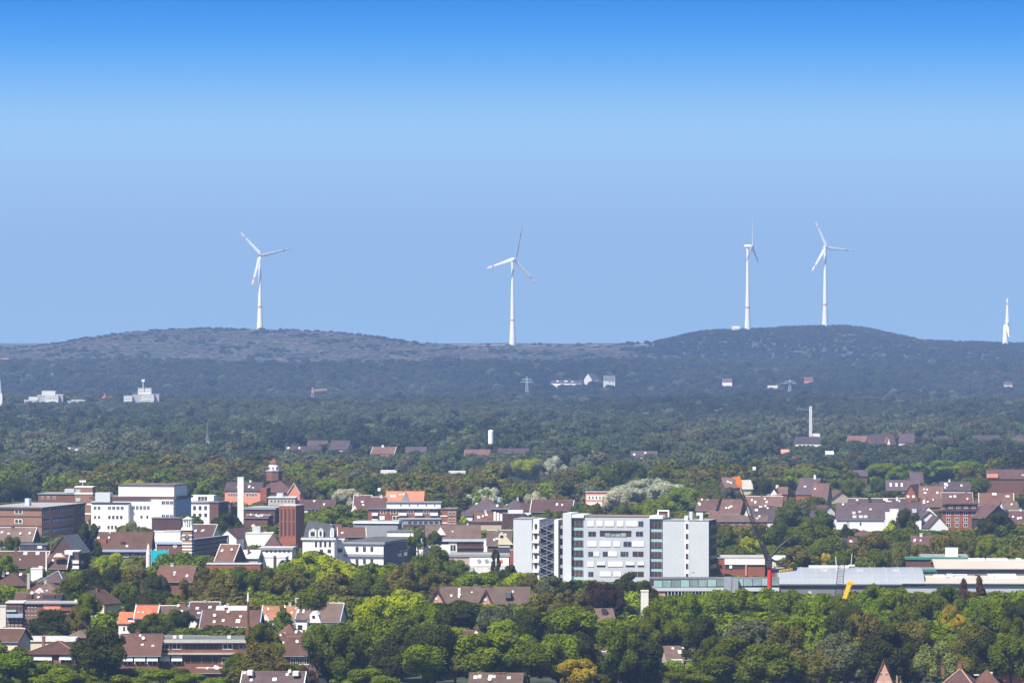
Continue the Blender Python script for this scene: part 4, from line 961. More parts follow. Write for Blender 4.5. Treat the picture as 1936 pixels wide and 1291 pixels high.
h = B('maroon roof behind the dark lattice boom', 'maroon_roof_house', 'house', 1571, 1621, 1018, 1038, 8, k='side', d=12, w='offwhite', r='maroon', yb=1040, win=[('f', 1574, 1620, 1042, 1056, 4, 'd', .5)])
h = B('maroon roof in the trees right of the crane boom', 'maroon_roof_house', 'house', 1449, 1480, 1001, 1019, 8, k='side', d=10, yaw=-10, w='brown', r='palered', yb=1018)
h = B('low purple roof with a white disc behind the yellow green tree near the clinic', 'purple_roof_house', 'house', 1354, 1404, 1014, 1030, 8, k='side', d=11, w='brown', r='purple', yb=1028)
h = B('flat brick hall with broad white fascia right of the clinic block', 'brick_hall', 'hall', 1356, 1446, 1053, 1055, 9.2, k='flat', d=20, yaw=2, w='brickred', r='flatlight', yb=1088, ov=.2)
PB(h, 'fascia', 1370, 1446, 1056, 1067, -.5, 0, 'white'); PB(h, 'window_band', 1371, 1408, 1067.5, 1074, -.15, 0, 'dark'); PB(h, 'column', 1379, 1384, 1067, 1074, -.3, -.15, 'white'); PB(h, 'downpipe', 1409, 1412, 1066, 1088, -.4, -.1, 'pinkbrick')
h = B('white sheet metal hall right of the crane mast', 'white_hall', 'hall', 1458, 1526, 1054, 1056, 9, k='flat', d=20, yaw=3, w='offwhite', r='flatlight', yb=1074, ov=.3, fas='white')
PB(h, 'lower_wall', 1458, 1522, 1073, 1092, -.2, 0, 'brickred')
# glass fronted link building
h = B('low glass fronted link building with dark columns below the clinic block', 'glass_link_building', 'building', 1228, 1473, 1093, 1095, 9.5, k='flat', d=10, yaw=2, w='dark', r='flatdark', yb=1124, ov=.1)
for i in range(14):
    a = 1236 + i * 17
    PB(h, 'glass_panel', a, a + 15.8, 1097 - i * .3, 1110 - i * .3, -1.4, -1.2, 'glassgreen' if i % 3 else 'teal')
PB(h, 'white_band', 1236, 1473, 1110, 1117, -1.3, 0, 'lightgrey')
PB(h, 'ground_wall', 1228, 1258, 1108, 1135, -.8, 0, 'pinkbrick')
for i in range(16): PB(h, 'column', 1262 + i * 6.5, 1263.4 + i * 6.5, 1117, 1135, -1.1, -.8, 'lightgrey')
PB(h, 'stair_tower', 1369, 1383, 1090, 1125, -3, -1.5, 'hallblue'); PB(h, 'stair_tower', 1384, 1396, 1094, 1120, -3, -1.5, 'midgrey')
# curved roof warehouse
def warehouse():
    D = 1560.
    root = empty('warehouse', (XX(1474, D), D, 0), 'long light blue grey barrel roofed warehouse with grey wall', 'warehouse', -R(1.5))
    w = (1745 - 1474) * D / F; Z = lambda y: ZZ(y, D)
    MB().box(0, w, 0, 30, 0, Z(1105)).build('wall', 'halldark', root)
    m = MB(); pr = [(-.6, Z(1106)), (-.6, Z(1103.5)), (3, Z(1094)), (8, Z(1086)), (14, Z(1080.5)), (22, Z(1078.5)), (30, Z(1080)), (30, Z(1106))]
    m.prism([(-.5, y, z) for y, z in pr], (w + 1, 0, 0)); rf = m.build('roof', 'hallblue', root)
    m = MB(); q = 3.
    while q < w:
        for (ya, za), (yb_, zb_) in zip(pr[1:6], pr[2:7]): m.prism([(q, ya, za), (q + .18, ya, za), (q + .18, yb_, zb_), (q, yb_, zb_)], (0, 0, .16))
        q += 4.5
    m.build('roof_seams', 'hallgrey', rf)
    for q in (.3, .55, .8): MB().box(w * q, w * q + 2.2, 12, 14, Z(1082.5), Z(1079)).build('roof_vent', 'steel', rf)
    MB().box(-.6, w + .6, -.75, -.6, Z(1106.5), Z(1103.5)).build('eave_shadow', 'navy', rf)  # navy strip painting the shadow under the eave, not a real board
    for a, b in ((1528, 1534), (1690, 1696)): MB().box((a - 1474) * D / F, (b - 1474) * D / F, -.15, 0, Z(1125), Z(1117)).build('window', 'lightgrey', root)
    MB().box(w * .22, w * .5, 18, 24, Z(1079), Z(1074.5)).build('roof_light', 'flatlight', root)
    KEEP.append((1474, 1510, 1076, 1108, D)); KEEP.append((1511, 1640, 1076, 1121, D)); KEEP.append((1641, 1745, 1076, 1104, D)); FOOT.append((XX(1474, D), D, 1, 0.026, w, 30))
warehouse()
h = B('wide hall with beige roof and white roof lights in front at the right', 'factory_hall', 'hall', 1710, 1960, 1090, 1103, 7.5, k='side', d=40, yaw=3, w='hallgrey', r='hallbeige', yb=1118, ov=.8, sk=[(1775, 1092, 20, 3), (1812, 1091.5, 34, 4), (1895, 1092, 54, 5)])
for a in (1790, 1868): PB(h, 'vent', a, a + 12, 1086, 1091, 14, 22, 'steel', h.rt)
h = B('upper hall with beige roof behind the wide beige roofed hall', 'factory_hall', 'hall', 1772, 1960, 1058, 1075, 10, k='side', d=34, yaw=2, w='halldark', r='hallbeige', yb=1088, ov=.8, sk=[(1845, 1061, 28, 3), (1885, 1061, 40, 3), (1926, 1062, 10, 3)])
h = B('brown hall with a green roof edge behind the beige roofed halls', 'green_trimmed_hall', 'hall', 1713, 1830, 1053, 1055, 11, k='flat', d=26, yaw=3, w='brown', r='flatgrey', yb=1072, ov=.4, fas='green', win=())
PB(h, 'white_plant_box', 1788, 1811, 1036, 1052, 4, 9, 'white', h.rt)
h = B('low brown annex with green roof edge in front of the green trimmed hall', 'green_trimmed_hall', 'hall', 1694, 1772, 1076, 1078, 9, k='flat', d=16, yaw=3, w='halldark', r='flatgrey', yb=1087, ov=.4, fas='green')

# ---------------- lower right houses
h = B('long maroon roof with two pointed salmon gables in the middle of the trees', 'double_gabled_house', 'house', 832, 1000, 1111, 1140, 7.5, k='side', d=15, yaw=1, w='brown', r='oldtile', yb=1138, sk=[(868, 1124, 4, 16)], ch=[(912, .5, .4), (924, .5, .7)])
for a, b, yp, yf in ((808, 842, 1115, 1146), (901, 934, 1117, 1152)):
    D_ = h.D; u0, u1 = h.u(a, -3), h.u(b, -3); um = (u0 + u1) / 2
    g_ = MB().prism([(u0, -3, 0), (u1, -3, 0), (u1, -3, h.z(yf, um, -3)), (um, -3, h.z(yp + 2, um, -3)), (u0, -3, h.z(yf, um, -3))], (0, 6, 0)).build('front_gable', 'pinkbrick', h.root)
    m = MB()
    for x in (u0 - .6, u1 + .6): m.prism([(x, -3.7, h.z(yf, um) - .3), (um, -3.7, h.z(yp, um)), (um, -3.7, h.z(yp, um) + .4), (x, -3.7, h.z(yf, um) + .1)], (0, 9, 0))
    m.build('gable_roof', 'darktile', g_)
    wu = um; MB().box(wu - .4, wu + .4, -3.12, -3, h.z(yp + 17, um), h.z(yp + 13, um)).build('window', 'blind', g_)
PB(h, 'round_dormer', 955, 966, 1119, 1130, 0, 5, 'slate', h.rt)
KEEP.append((808, 935, 1115, 1140, h.D - 3))
h = B('bluish rounded roof end at the right of the double gabled house', 'round_roof_annex', 'house', 993, 1016, 1118, 1134, 7, k='hip', d=10, w='brown', r='slate', yb=1136)
h = B('small brown roof with a stub chimney in the trees below the double gabled house', 'small_brown_house', 'house', 877, 915, 1193, 1205, 5.5, k='side', d=9, w='brown', r='redtile', yb=1203, ch=[(901, .4, .4)])
h = B('grey beige roof with a dark dormer among the trees below the clinic block', 'grey_roof_house', 'house', 1132, 1162, 1151, 1174, 6.5, k='side', d=10, yaw=-8, w='beige', r='oldtile', yb=1172)
PB(h, 'dormer', 1139, 1148, 1151, 1162, 2, 5, 'dark', h.rt)
h = B('dark house with white windows half hidden in the trees at the lower middle', 'dark_house', 'house', 1140, 1182, 1233, 1244, 4.8, k='side', d=9, yaw=2, w='dark', r='darktile', yb=1254, win=[('f', 1142, 1166, 1244, 1250, 2, 'w', .5)])
h = B('grey mottled roof with a lower step among the trees at the lower right', 'grey_roof_house', 'house', 1262, 1311, 1223, 1247, 5, k='side', d=12, yaw=-5, w='beige', r='oldtile', yb=1250, sk=[(1285, 1236, 6, 5), (1299, 1230, 5, 4), (1272, 1230, 4, 3)])
PB(h, 'lower_roof', 1272, 1292, 1247, 1260, -4, 0, 'flatlight')
h = B('white rendered stub tower in front of the glass link building', 'white_tower', 'tower', 1212, 1226, 1117, 1118, 16, k='flat', d=3, w='offwhite', r='cream', yb=1130, ov=.1)
h = B('pink brick house with a steep pointed gable and four small windows', 'pointed_gable_house', 'house', 1650, 1692, 1251, 1300, 3.6, k='front', d=12, yaw=5, w='pinkbrick', r='redtile', yb=1291, ov=.3, win=[('f', 1660, 1681, 1271, 1276, 2, 'w', .45), ('f', 1653, 1688, 1288, 1296, 2, 'w', .5)])
h = B('maroon hipped roof with orange verge tiles at the bottom right', 'hip_roof_house', 'house', 1776, 1842, 1264, 1300, 3.5, k='pyr', d=12, yaw=14, w='brown', r='maroon', yb=1291, vg='pinkbrick', ch=[(1783, .4, .5), (1815, .5, 1.6)])
h = B('brown pyramid roof with pale chimneys right of the orange verged roof', 'pyramid_roof_house', 'house', 1840, 1894, 1263, 1300, 3.3, k='pyr', d=12, yaw=4, w='brown', r='redtile', yb=1291, ch=[(1846, .5, -1.6), (1872, .5, -1)], chm='white')
h = B('brown roofed house with white dormers and orange wall at the right edge', 'dormer_house', 'house', 1862, 1950, 1238, 1272, 5, k='side', d=14, yaw=3, w='salmon', r='oldtile', yb=1284, sk=[(1911, 1245, 4, 3), (1930, 1245, 8, 4)])
for a in (1889, 1923):
    dm = PB(h, 'dormer', a, a + 14, 1257, 1270, .3, 4, 'white', h.rt); PB(h, 'pane', a + 2, a + 12, 1258, 1264, .15, .4, 'glass', dm)
h = B('low white canopy between the willow and the pointed brick gable', 'white_canopy', 'canopy', 1698, 1720, 1269, 1271, 4, k='flat', d=6, w='beige', r='white', yb=1275)
h = B('brown roof with rows of pale vents at the bottom middle', 'brown_roof_house', 'house', 886, 984, 1274, 1302, 3.5, k='side', d=14, yaw=4, w='brown', r='oldtile', yb=1291, sk=[(899, 1285, 7, 5), (907, 1284, 6, 5), (927, 1284, 7, 5), (934, 1284, 6, 4), (962, 1286, 7, 4)], ch=[(941, .6, .3), (953, .5, .3)])

for L_, a0, a1, yr_, ye_, hh_, kk_, rf_, wl_, dd_, yw_ in [
    ('small pinkish roof left of the brown hipped roof near the crane', 1341, 1358, 967, 979, 9, 'side', 'palered', 'offwhite', 9, 4),
    ('mottled rusty roof between the brown roofs and the dark tree mass', 1455, 1480, 936, 951, 10, 'side', 'redtile', 'brick', 10, -8),
    ('low mauve roof under the cream gabled house', 1605, 1640, 943, 951, 10.5, 'side', 'purple', 'offwhite', 9, 3),
    ('pinkish roof right behind the round topped white gables', 1742, 1780, 944, 957, 11, 'side', 'palered', 'brick', 10, 5),
    ('reddish hipped roof just left of the brown roof with the pale verges', 1838, 1858, 941, 955, 11, 'hip', 'redtile', 'brick', 9, 4),
    ('grey roof with white gable near the right edge behind the dark tree', 1898, 1926, 948, 962, 10.5, 'side', 'oldtile', 'white', 10, -6),
    ('brown roof sliver between the brick flats and the dark gabled house', 1850, 1872, 957, 969, 10.5, 'side', 'tile', 'brown', 8, 4),
    ('purple roofed house with pale front below the two big round trees', 1752, 1778, 922, 934, 12, 'side', 'purple', 'lightgrey', 9, 2),
    ('brown pitched roofs with a pale verge right of the mansard house', 616, 641, 992, 1011, 10, 'side', 'tile', 'offwhite', 9, 8),
    ('brown roof over a white wall left of the maroon roofed row by the clinic block', 984, 1004, 951, 965, 11, 'side', 'maroon', 'white', 9, 3),
    ('white fronted cottage with red roof in the trees below the orange brick gable', 1697, 1712, 940, 948, 11, 'side', 'redtile', 'white', 8, 0),
    ('dull red roof end behind the white rendered gable right of the lamp mast', 1470, 1488, 921, 934, 12, 'side', 'palered', 'brick', 10, 6)]:
    B(L_, 'small_house', 'house', a0, a1, yr_, ye_, hh_, k=kk_, r=rf_, w=wl_, d=dd_, yaw=yw_, yb=ye_ + 6)
# ================================================================== farther districts
h = B('purple grey roofed house among the trees left of the small white chimney, upper row', 'far_roof_house', 'house', 581, 618, 833, 843, 12, k='side', d=20, w='brown', r='purple', yb=845)
h = B('long purple grey roof row left of the upper purple roofs', 'far_roof_house', 'house', 539, 606, 844, 855, 10, k='side', d=20, w='offwhite', r='purple', yb=856, sk=[(545, 848, 4, 3), (566, 848, 3, 3)])
h = B('big purple roof stepping down to the right in the upper row', 'far_roof_house', 'house', 622, 656, 833, 850, 11, k='side', d=22, yaw=10, w='offwhite', r='purple', yb=854)
h = B('reddish roofed far house with an orange gable end', 'far_gabled_house', 'house', 702, 744, 845, 858, 11, k='side', d=16, yaw=10, w='salmon', r='palered', yb=862, ch=[(724, .7, 1.2)], chm='white', vg='offwhite')
h = B('low mauve roof right of the orange gabled far house', 'far_roof_house', 'house', 767, 806, 845, 856, 11, k='side', d=16, w='brown', r='purple', yb=857)
h = B('long dark red roof below the small white chimney', 'far_roof_house', 'house', 878, 926, 850, 862, 10, k='side', d=16, w='brown', r='palered', yb=862)
h = B('row of low red roofs right below the small white chimney', 'far_roof_house', 'house', 942, 1000, 848, 857, 12, k='side', d=16, w='brown', r='purple', yb=857)
h = B('white and dark roofs of a farmstead at the far left', 'far_farmhouse', 'house', 127, 150, 846, 853, 11, k='side', d=14, w='white', r='slate', yb=856, sk=[(130, 849, 5, 4), (144, 854, 5, 5)])
h = B('flat white industrial roof strip in the woods above the orange roofed house', 'flat_white_hall', 'hall', 719, 750, 889, 891, 9, k='flat', d=20, w='offwhite', r='flatlight', yb=893, ov=0)
h = B('thin white roof strip in the woods right of the flat white hall', 'flat_white_hall', 'hall', 848, 880, 891, 892, 9, k='flat', d=14, w='offwhite', r='flatlight', yb=893, ov=0)
h = B('blue violet roofed houses in the wood centre with white wall pieces', 'far_roof_house', 'house', 1194, 1243, 853, 863, 11, k='side', d=16, w='white', r='purple', yb=864, sk=[(1199, 860, 4, 3), (1220, 857, 4, 3)])
D = 3300.
root = empty('chimney_stack', (XX(928, D), D, 0), 'short thick white chimney standing in the distant wood', 'chimney')
w = 5 * D / F; KEEP.append((921, 935, 812, 840, D)); FOOT.append((XX(920, D), D - 3, 1, 0, 6, 6))
MB().lathe([(w, 0), (w, ZZ(815, D)), (w * .8, ZZ(813.5, D)), (w * .3, ZZ(812.6, D))], 14).build('shaft', 'white', root)
D = 3330.
root = empty('church_spire', (XX(393, D), D, 0), 'thin grey blue church spire above the left wood', 'church')
k_ = D / F; KEEP.append((386, 401, 792, 836, D)); FOOT.append((XX(390, D), D - 4, 1, 0, 8, 8))
MB().box(-3.4 * k_, 3.4 * k_, -1.2, 1.2, 0, ZZ(829, D)).build('tower', 'midgrey', root)
MB().lathe([(5 * k_, ZZ(831, D)), (2.6 * k_, ZZ(820, D)), (1.6 * k_, ZZ(806, D)), (.2 * k_, ZZ(792, D))], 8, ph=.39).build('spire', 'slate', root)
def stackblock(label, D, base, boxes, antenna=None, cat='building', name='white_tower_block'):
    x0 = min(b[0] for b in boxes); g = gz(XX(x0, D), D)
    root = empty(name, (XX(x0, D), D, g), label, cat)
    for i, (a, b, y0, v, m) in enumerate(boxes):
        xa, xb = (a - x0) * D / F, (b - x0) * D / F
        z1 = ZZ(y0, D) - g
        bd = MB().box(xa, xb, v, v + 14, 0, z1).build('block', m, root)
        MB().box(xa - .3, xb + .3, v - .3, v + 14.3, z1, z1 + .7).build('roof', 'flatlight', bd)
        mm = MB(); zz = z1 - 3.2
        while zz > base:
            mm.box(xa + .8, xb - .8, v - .15, v, zz, zz + 1.1); zz -= 3.4
        mm.build('window_band', 'hallgrey', bd)
        KEEP.append((a, b, y0 - 1, 762, D))
    FOOT.append((XX(x0, D), D, 1, 0, (max(b[1] for b in boxes) - x0) * D / F, 16))
    if antenna:
        px, y = antenna; xa = (px - x0) * D / F; z1 = max(ZZ(b[2], D) - g for b in boxes)
        MB().tube((xa, 5, z1), (xa, 5, ZZ(y, D) - g), .45).box(xa - 1.6, xa + 1.6, 4, 6, ZZ(y + 5, D) - g, ZZ(y, D) - g).build('antenna', 'mast', root)
    return root
stackblock('terraced white tower block at the far left of the wood', 5300, 10, [(46, 70, 757, 0, 'offwhite'), (54, 72, 751, 3, 'offwhite'), (70, 84, 748, 4, 'hallgrey'), (78, 103, 740, 6, 'offwhite'), (85, 110, 748, 1, 'offwhite'), (103, 118, 747, 8, 'hallgrey')])
stackblock('terraced white tower block carrying a tall antenna mast with a box on top', 5300, 10, [(234, 250, 749, 0, 'offwhite'), (250, 268, 747, 4, 'hallgrey'), (260, 285, 735, 7, 'offwhite'), (268, 291, 746, 1, 'offwhite'), (285, 300, 746, 6, 'hallgrey')], (270, 717))
stackblock('low white housing row between the two white tower blocks', 5250, 10, [(127, 160, 759, 0, 'offwhite'), (160, 173, 763, 2, 'offwhite'), (134, 158, 757, 6, 'hallgrey')], name='white_row_building')
stackblock('dim purple grey row building under the white tower block at the far left', 4900, 8, [(-6, 30, 776, 0, 'midgrey'), (30, 48, 779, 3, 'midgrey')], name='grey_row_building')
D = 5000.; root = empty('church_spire', (XX(0, D), D, 2), 'pale pointed church spire cut by the left edge', 'church')
MB().box(-2.5, 2.5, -2.5, 2.5, 0, ZZ(748, D)).build('tower', 'offwhite', root); MB().lathe([(2.6, ZZ(748, D) - 2), (.1, ZZ(716, D) - 2)], 8).build('spire', 'lightgrey', root)
def tower_crane(label, px, D, ytop, yb, pxl, pxr, mat, tilt=0):
    g = gz(XX(px, D), D); root = empty('tower_crane', (XX(px, D), D, g), label, 'crane'); k_ = D / F
    MB().lattice((0, 0, 0), (0, 0, ZZ(yb, D) - g), 2.2, 2.2, 10, .35).build('mast', mat, root)
    zj = ZZ(yb, D) - g
    MB().lattice(((pxl - px) * k_, 0, zj), ((pxr - px) * k_, 0, zj + tilt * k_), 2, 1.4, 12, .32).build('jib', mat, root)
    MB().tube((0, 0, zj), (0, 0, ZZ(ytop, D) - g), .8, .3).build('head', mat, root)
    MB().box((pxl - px) * k_, (pxl - px) * k_ + 2, -1, 1, zj - 2.5, zj).build('counterweight', 'concrete', root)
    KEEP.append((pxl, pxr, ytop, 752, D))
tower_crane('tan tower crane over the edge of the middle wood', 591, 5600, 731, 738, 589, 618, 'pinkbrick', 2)
tower_crane('small orange brown tower crane beside the low white housing row', 198, 5400, 744, 751, 194, 212, 'salmon', 0)
h = B('white gabled farmhouse with big grey roof in the blue distance', 'far_gabled_house', 'house', 1104, 1119, 706, 717, D=7000, k='front', d=24, yaw=24, w='offwhite', r='slate', yb=722)
h = B('wide grey roofed hall with white front right of the white gable in the blue distance', 'far_hall', 'hall', 1141, 1163, 710, 719, D=7000, k='side', d=20, w='offwhite', r='slate', yb=727, win=[('f', 1150, 1162, 719, 724, 2, 'd', .3)])
h = B('row of low bluish roofs with white specks left of the far white gable', 'far_roof_row', 'house', 1042, 1100, 719, 724, D=6980, k='side', d=14, w='white', r='purple', yb=728, sk=[(1054, 721, 4, 2), (1070, 721, 6, 2), (1082, 722, 4, 2)])
h = B('pink roofed far house in the blue distance at the right', 'far_gabled_house', 'house', 1521, 1537, 713, 719, D=6980, k='side', d=12, w='salmon', r='palered', yb=724)
h = B('pinkish far cottage near the right edge in the blue distance', 'far_gabled_house', 'house', 1899, 1914, 722, 727, D=6930, k='side', d=12, w='offwhite', r='palered', yb=731)
h = B('pale low barn in a clearing in the blue distance, right of centre', 'far_barn', 'barn', 1452, 1470, 729, 732, D=6850, k='side', d=10, w='offwhite', r='hallbeige', yb=734)
h = B('white specked farmhouse in the blue distance above the orange crane', 'far_farmhouse', 'house', 1366, 1384, 716, 722, D=7000, k='side', d=12, w='white', r='palered', yb=730)
h = B('tiny white house on the dark slope at the left, in the blue wood', 'far_white_house', 'house', 96, 101, 705, 709, D=7200, k='side', d=8, w='white', r='slate', yb=712)
h = B('white control building next to the third wind turbine on the right hill', 'hill_building', 'building', 1384, 1398, 617, 620, D=8990, k='side', d=10, w='white', r='flatlight', yb=624, keep=False)
# right far houses
h = B('mauve roofed farm with white gables at the foot of the thin mast', 'far_farmhouse', 'house', 1504, 1556, 826, 838, 11, k='side', d=18, w='offwhite', r='purple', yb=846, win=[('f', 1508, 1540, 840, 846, 4, 'w', .5)])
h = B('white vaulted barn beside the foot of the thin mast', 'far_barn', 'barn', 1534, 1550, 820, 826, 13, k='side', d=12, w='white', r='flatlight', yb=828)
h = B('long pink brown roof between the mast farm and the brick gabled villas', 'far_roof_house', 'house', 1604, 1650, 824, 835, 11, k='side', d=16, w='white', r='palered', yb=836)
h = B('violet roofed far villa with brick end and a white window gable', 'far_villa', 'house', 1650, 1694, 821, 840, 10, k='side', d=18, yaw=-12, w='brickred', r='purple', yb=844)
PT(h, 'front_gable', 1672, 1686, 826, 844, -2, 3, 'brickred'); PT(h, 'white_front', 1677, 1684, 829, 844, -2.3, -2.1, 'white'); PB(h, 'white_band', 1652, 1692, 844, 848, -1, 0, 'white')
h = B('violet roofed far villa with grey front right of the brick end villa', 'far_villa', 'house', 1699, 1728, 820, 836, 11, k='side', d=16, yaw=5, w='lightgrey', r='purple', yb=842)
h = B('low violet roofs right of the dark tree gap', 'far_roof_house', 'house', 1770, 1808, 823, 831, 13, k='hip', d=18, w='brown', r='purple', yb=832)
h = B('violet roof row in front of the pale tree at the right', 'far_roof_house', 'house', 1840, 1892, 823, 832, 13, k='side', d=18, w='brown', r='purple', yb=833)
h = B('violet roof end at the right edge beyond the dark trees', 'far_roof_house', 'house', 1908, 1945, 824, 834, 13, k='hip', d=18, w='salmon', r='purple', yb=834)
h = B('small white walled cottage right of the mast farm', 'far_cottage', 'house', 1562, 1576, 853, 859, 10, k='side', d=12, w='offwhite', r='flatlight', yb=862)
h = B('small salmon roofed cottage left below the mast farm', 'far_cottage', 'house', 1478, 1492, 850, 857, 9, k='side', d=12, w='brown', r='salmon', yb=858)
D = 3600.; root = empty('radio_mast', (XX(1532.5, D), D, 0), 'thin pale grey mast rising over the farm at the right', 'mast')
MB().lattice((0, 0, 0), (0, 0, ZZ(768, D)), 1.9, 1.5, 26, .24).tube((0, 0, 0), (0, 0, ZZ(768, D)), .5).build('mast', 'mast', root)
MB().box(-1, 1, -1, 1, ZZ(771, D), ZZ(768, D)).build('head', 'lightgrey', root); KEEP.append((1529, 1537, 768, 826, D)); FOOT.append((XX(1528, D), D - 3, 1, 0, 4, 6))
def pylon(label, px, yt, yb, D):
    g = gz(XX(px, D), D); zt = ZZ(yt, D) - g; root = empty('power_pylon', (XX(px, D), D, g), label, 'pylon', 0, 'power pylons in the far woods')
    MB().lattice((0, 0, 0), (0, 0, zt), 5, .8, 12, .28).build('mast', 'steel', root)
    m = MB()
    for q, w in ((.72, 9), (.86, 7)): m.lattice((-w, 0, zt * q), (w, 0, zt * q), .9, .9, 8, .2)
    m.build('cross_arms', 'steel', root); KEEP.append((px - 6, px + 6, yt, 745, D))
pylon('faint steel power pylon in the far wood below the second wind turbine', 996, 712, 738, 6900)
pylon('faint steel power pylon in the far clearing right of centre', 1493, 717, 738, 6900)
# lamp mast
D = 2700.; root = empty('light_mast', (XX(1426, D), D, 0), 'tall light mast with white head beside the orange jib', 'light mast')
MB().tube((0, 0, 0), (0, 0, ZZ(888, D)), .28, .2, 8).build('pole', 'midgrey', root); MB().box(-.9, .9, -.4, .4, ZZ(888, D), ZZ(882, D)).build('lamp_head', 'white', root); KEEP.append((1422, 1430, 882, 908, D))
D = 2450.; root = empty('light_mast', (XX(717, D), D, 0), 'light mast with white head behind the balcony flats', 'light mast')
MB().tube((0, 0, 0), (0, 0, ZZ(928, D)), .28, .2, 8).build('pole', 'midgrey', root); MB().box(-.8, .8, -.4, .4, ZZ(928, D), ZZ(922, D)).build('lamp_head', 'white', root); KEEP.append((714, 720, 922, 936, D))

# ================================================================== cranes on the right
def mobile_crane():
    D = 1480.; k_ = D / F; ox = 1455
    root = empty('lattice_crane', (XX(ox, D), D, 0), 'red and black lattice boom crane with a bright orange boom tip', 'crane')
    P = lambda px, y, v=0: ((px - ox) * k_, v, ZZ(y, D))
    MB().lathe([(.75, 0), (.75, ZZ(1108, D)), (.62, ZZ(1075, D)), (.6, ZZ(1062, D))], 10).build('mast', 'red', root)
    MB().box(-.9, .8, -1.0, 1.0, ZZ(1072, D), ZZ(1060, D)).box(-.5, .5, -1.1, .8, ZZ(1060, D), ZZ(1050, D)).build('slewing_cab', 'dark', root)
    bm_ = MB().lattice(P(1453, 1056), P(1425, 990), .9, 1.1, 14, .18).lattice(P(1425, 990), P(1398, 920), 1.1, .8, 14, .15).build('main_boom', 'blackmetal', root)
    MB().box(*sorted((P(1426, 0)[0], P(1436, 0)[0])), -.5, .5, ZZ(1013, D), ZZ(1004, D)).build('pulley_block', 'blackmetal', bm_)
    MB().tube(P(1450, 1052), P(1425, 990), .06).tube(P(1447, 1056), P(1430, 1010), .2).tube(P(1458, 1058), P(1412, 950), .05).build('stay_rope', 'blackmetal', root)
    m = MB()
    m.prism([P(1384, 901, -.4), P(1388, 905, -.4), P(1391, 906, -.4), P(1391, 913, -.4), P(1397, 921, -.4), P(1403, 920, -.4), P(1403, 911, -.4), P(1400, 905, -.4), P(1399, 900, -.4), P(1394, 902, -.4)], (0, .8, 0))
    m.build('orange_tip', 'orangeflag' if 'orangeflag' in MATS else 'orangepaint', root)
    MB().tube(P(1453, 1056), P(1478, 1030), .5, .42, 6).tube(P(1478, 1030), P(1499, 1012), .34, .12, 6).build('rear_arm', 'blackmetal', root)
    MB().tube(P(1455, 1054), P(1464, 1043), .28, .1).build('hydraulic_ram', 'steel', root)
    MB().tube(P(1457, 1056), P(1491, 1075), .36, .3, 6).build('lower_arm', 'blackmetal', root)
    j = MB().prism([P(1458, 1076, -.4), P(1503, 1071, -.4), P(1508, 1073, -.4), P(1506, 1078, -.4), P(1460, 1083, -.4)], (0, .8, 0)).build('counter_jib', 'blackmetal', root)
    MB().prism([P(1473, 1077, -.55), P(1498, 1073.5, -.55), P(1498, 1077.5, -.55), P(1473, 1081, -.55)], (0, .1, 0)).build('yellow_panel', 'yellow', j)
    m = MB()
    for i in range(8):
        a = 1475 + i * 2.9; y = 1077.3 - i * .42
        m.prism([P(a, y, -.66), P(a + 1.4, y - .2, -.66), P(a + 1.4, y + 2.4, -.66), P(a, y + 2.6, -.66)], (0, .06, 0))
    m.build('panel_marks', 'maroonwall', j)
    KEEP.append((1380, 1410, 900, 935, D)); KEEP.append((1444, 1510, 1010, 1106, D)); KEEP.append((1405, 1450, 935, 1055, D))
mobile_crane()
D = 1500.; k_ = D / F; ox = 1585; P = lambda px, y, v=0: ((px - ox) * k_, v, ZZ(y, D))
root = empty('lattice_boom', (XX(ox, D), D, 0), 'dark steel lattice boom with pale hook gear in front of the warehouse', 'crane')
MB().lattice((-.6, 0, 0), P(1594, 1040), 2.4, 1.7, 26, .06).lattice(P(1594, 1040), P(1604, 985), 1.5, .6, 14, .05).build('boom', 'blackmetal', root)
MB().tube(P(1582, 1080), P(1580, 1052), .12).tube(P(1609, 1068), P(1611, 1046), .09).box(*sorted((P(1604,0)[0], P(1616,0)[0])), -.3, .3, ZZ(1070, D), ZZ(1067, D)).build('hoist_posts', 'mast', root)
KEEP.append((1570, 1605, 1040, 1112, D))
D = 1440.; k_ = D / F; ox = 1596; P = lambda px, y, v=0: ((px - ox) * k_, v, ZZ(y, D))
root = empty('excavator_arm', (XX(ox, D), D, 0), 'bright yellow crane arm poking out of the trees before the warehouse', 'crane')
MB().prism([P(1593, 1131, -.4), P(1600, 1131, -.4), P(1611, 1102, -.4), P(1609, 1098, -.4), P(1603, 1098, -.4)], (0, .8, 0)).build('arm', 'yellow', root)
MB().prism([P(1602, 1101, -.5), P(1606, 1096.5, -.5), P(1617, 1101, -.5), P(1612, 1105, -.5)], (0, 1, 0)).build('arm_head', 'yellow', root)
MB().box(-.4, .4, -.4, .4, 0, ZZ(1131, D)).build('mast', 'yellow', root)
KEEP.append((1592, 1618, 1097, 1128, D))

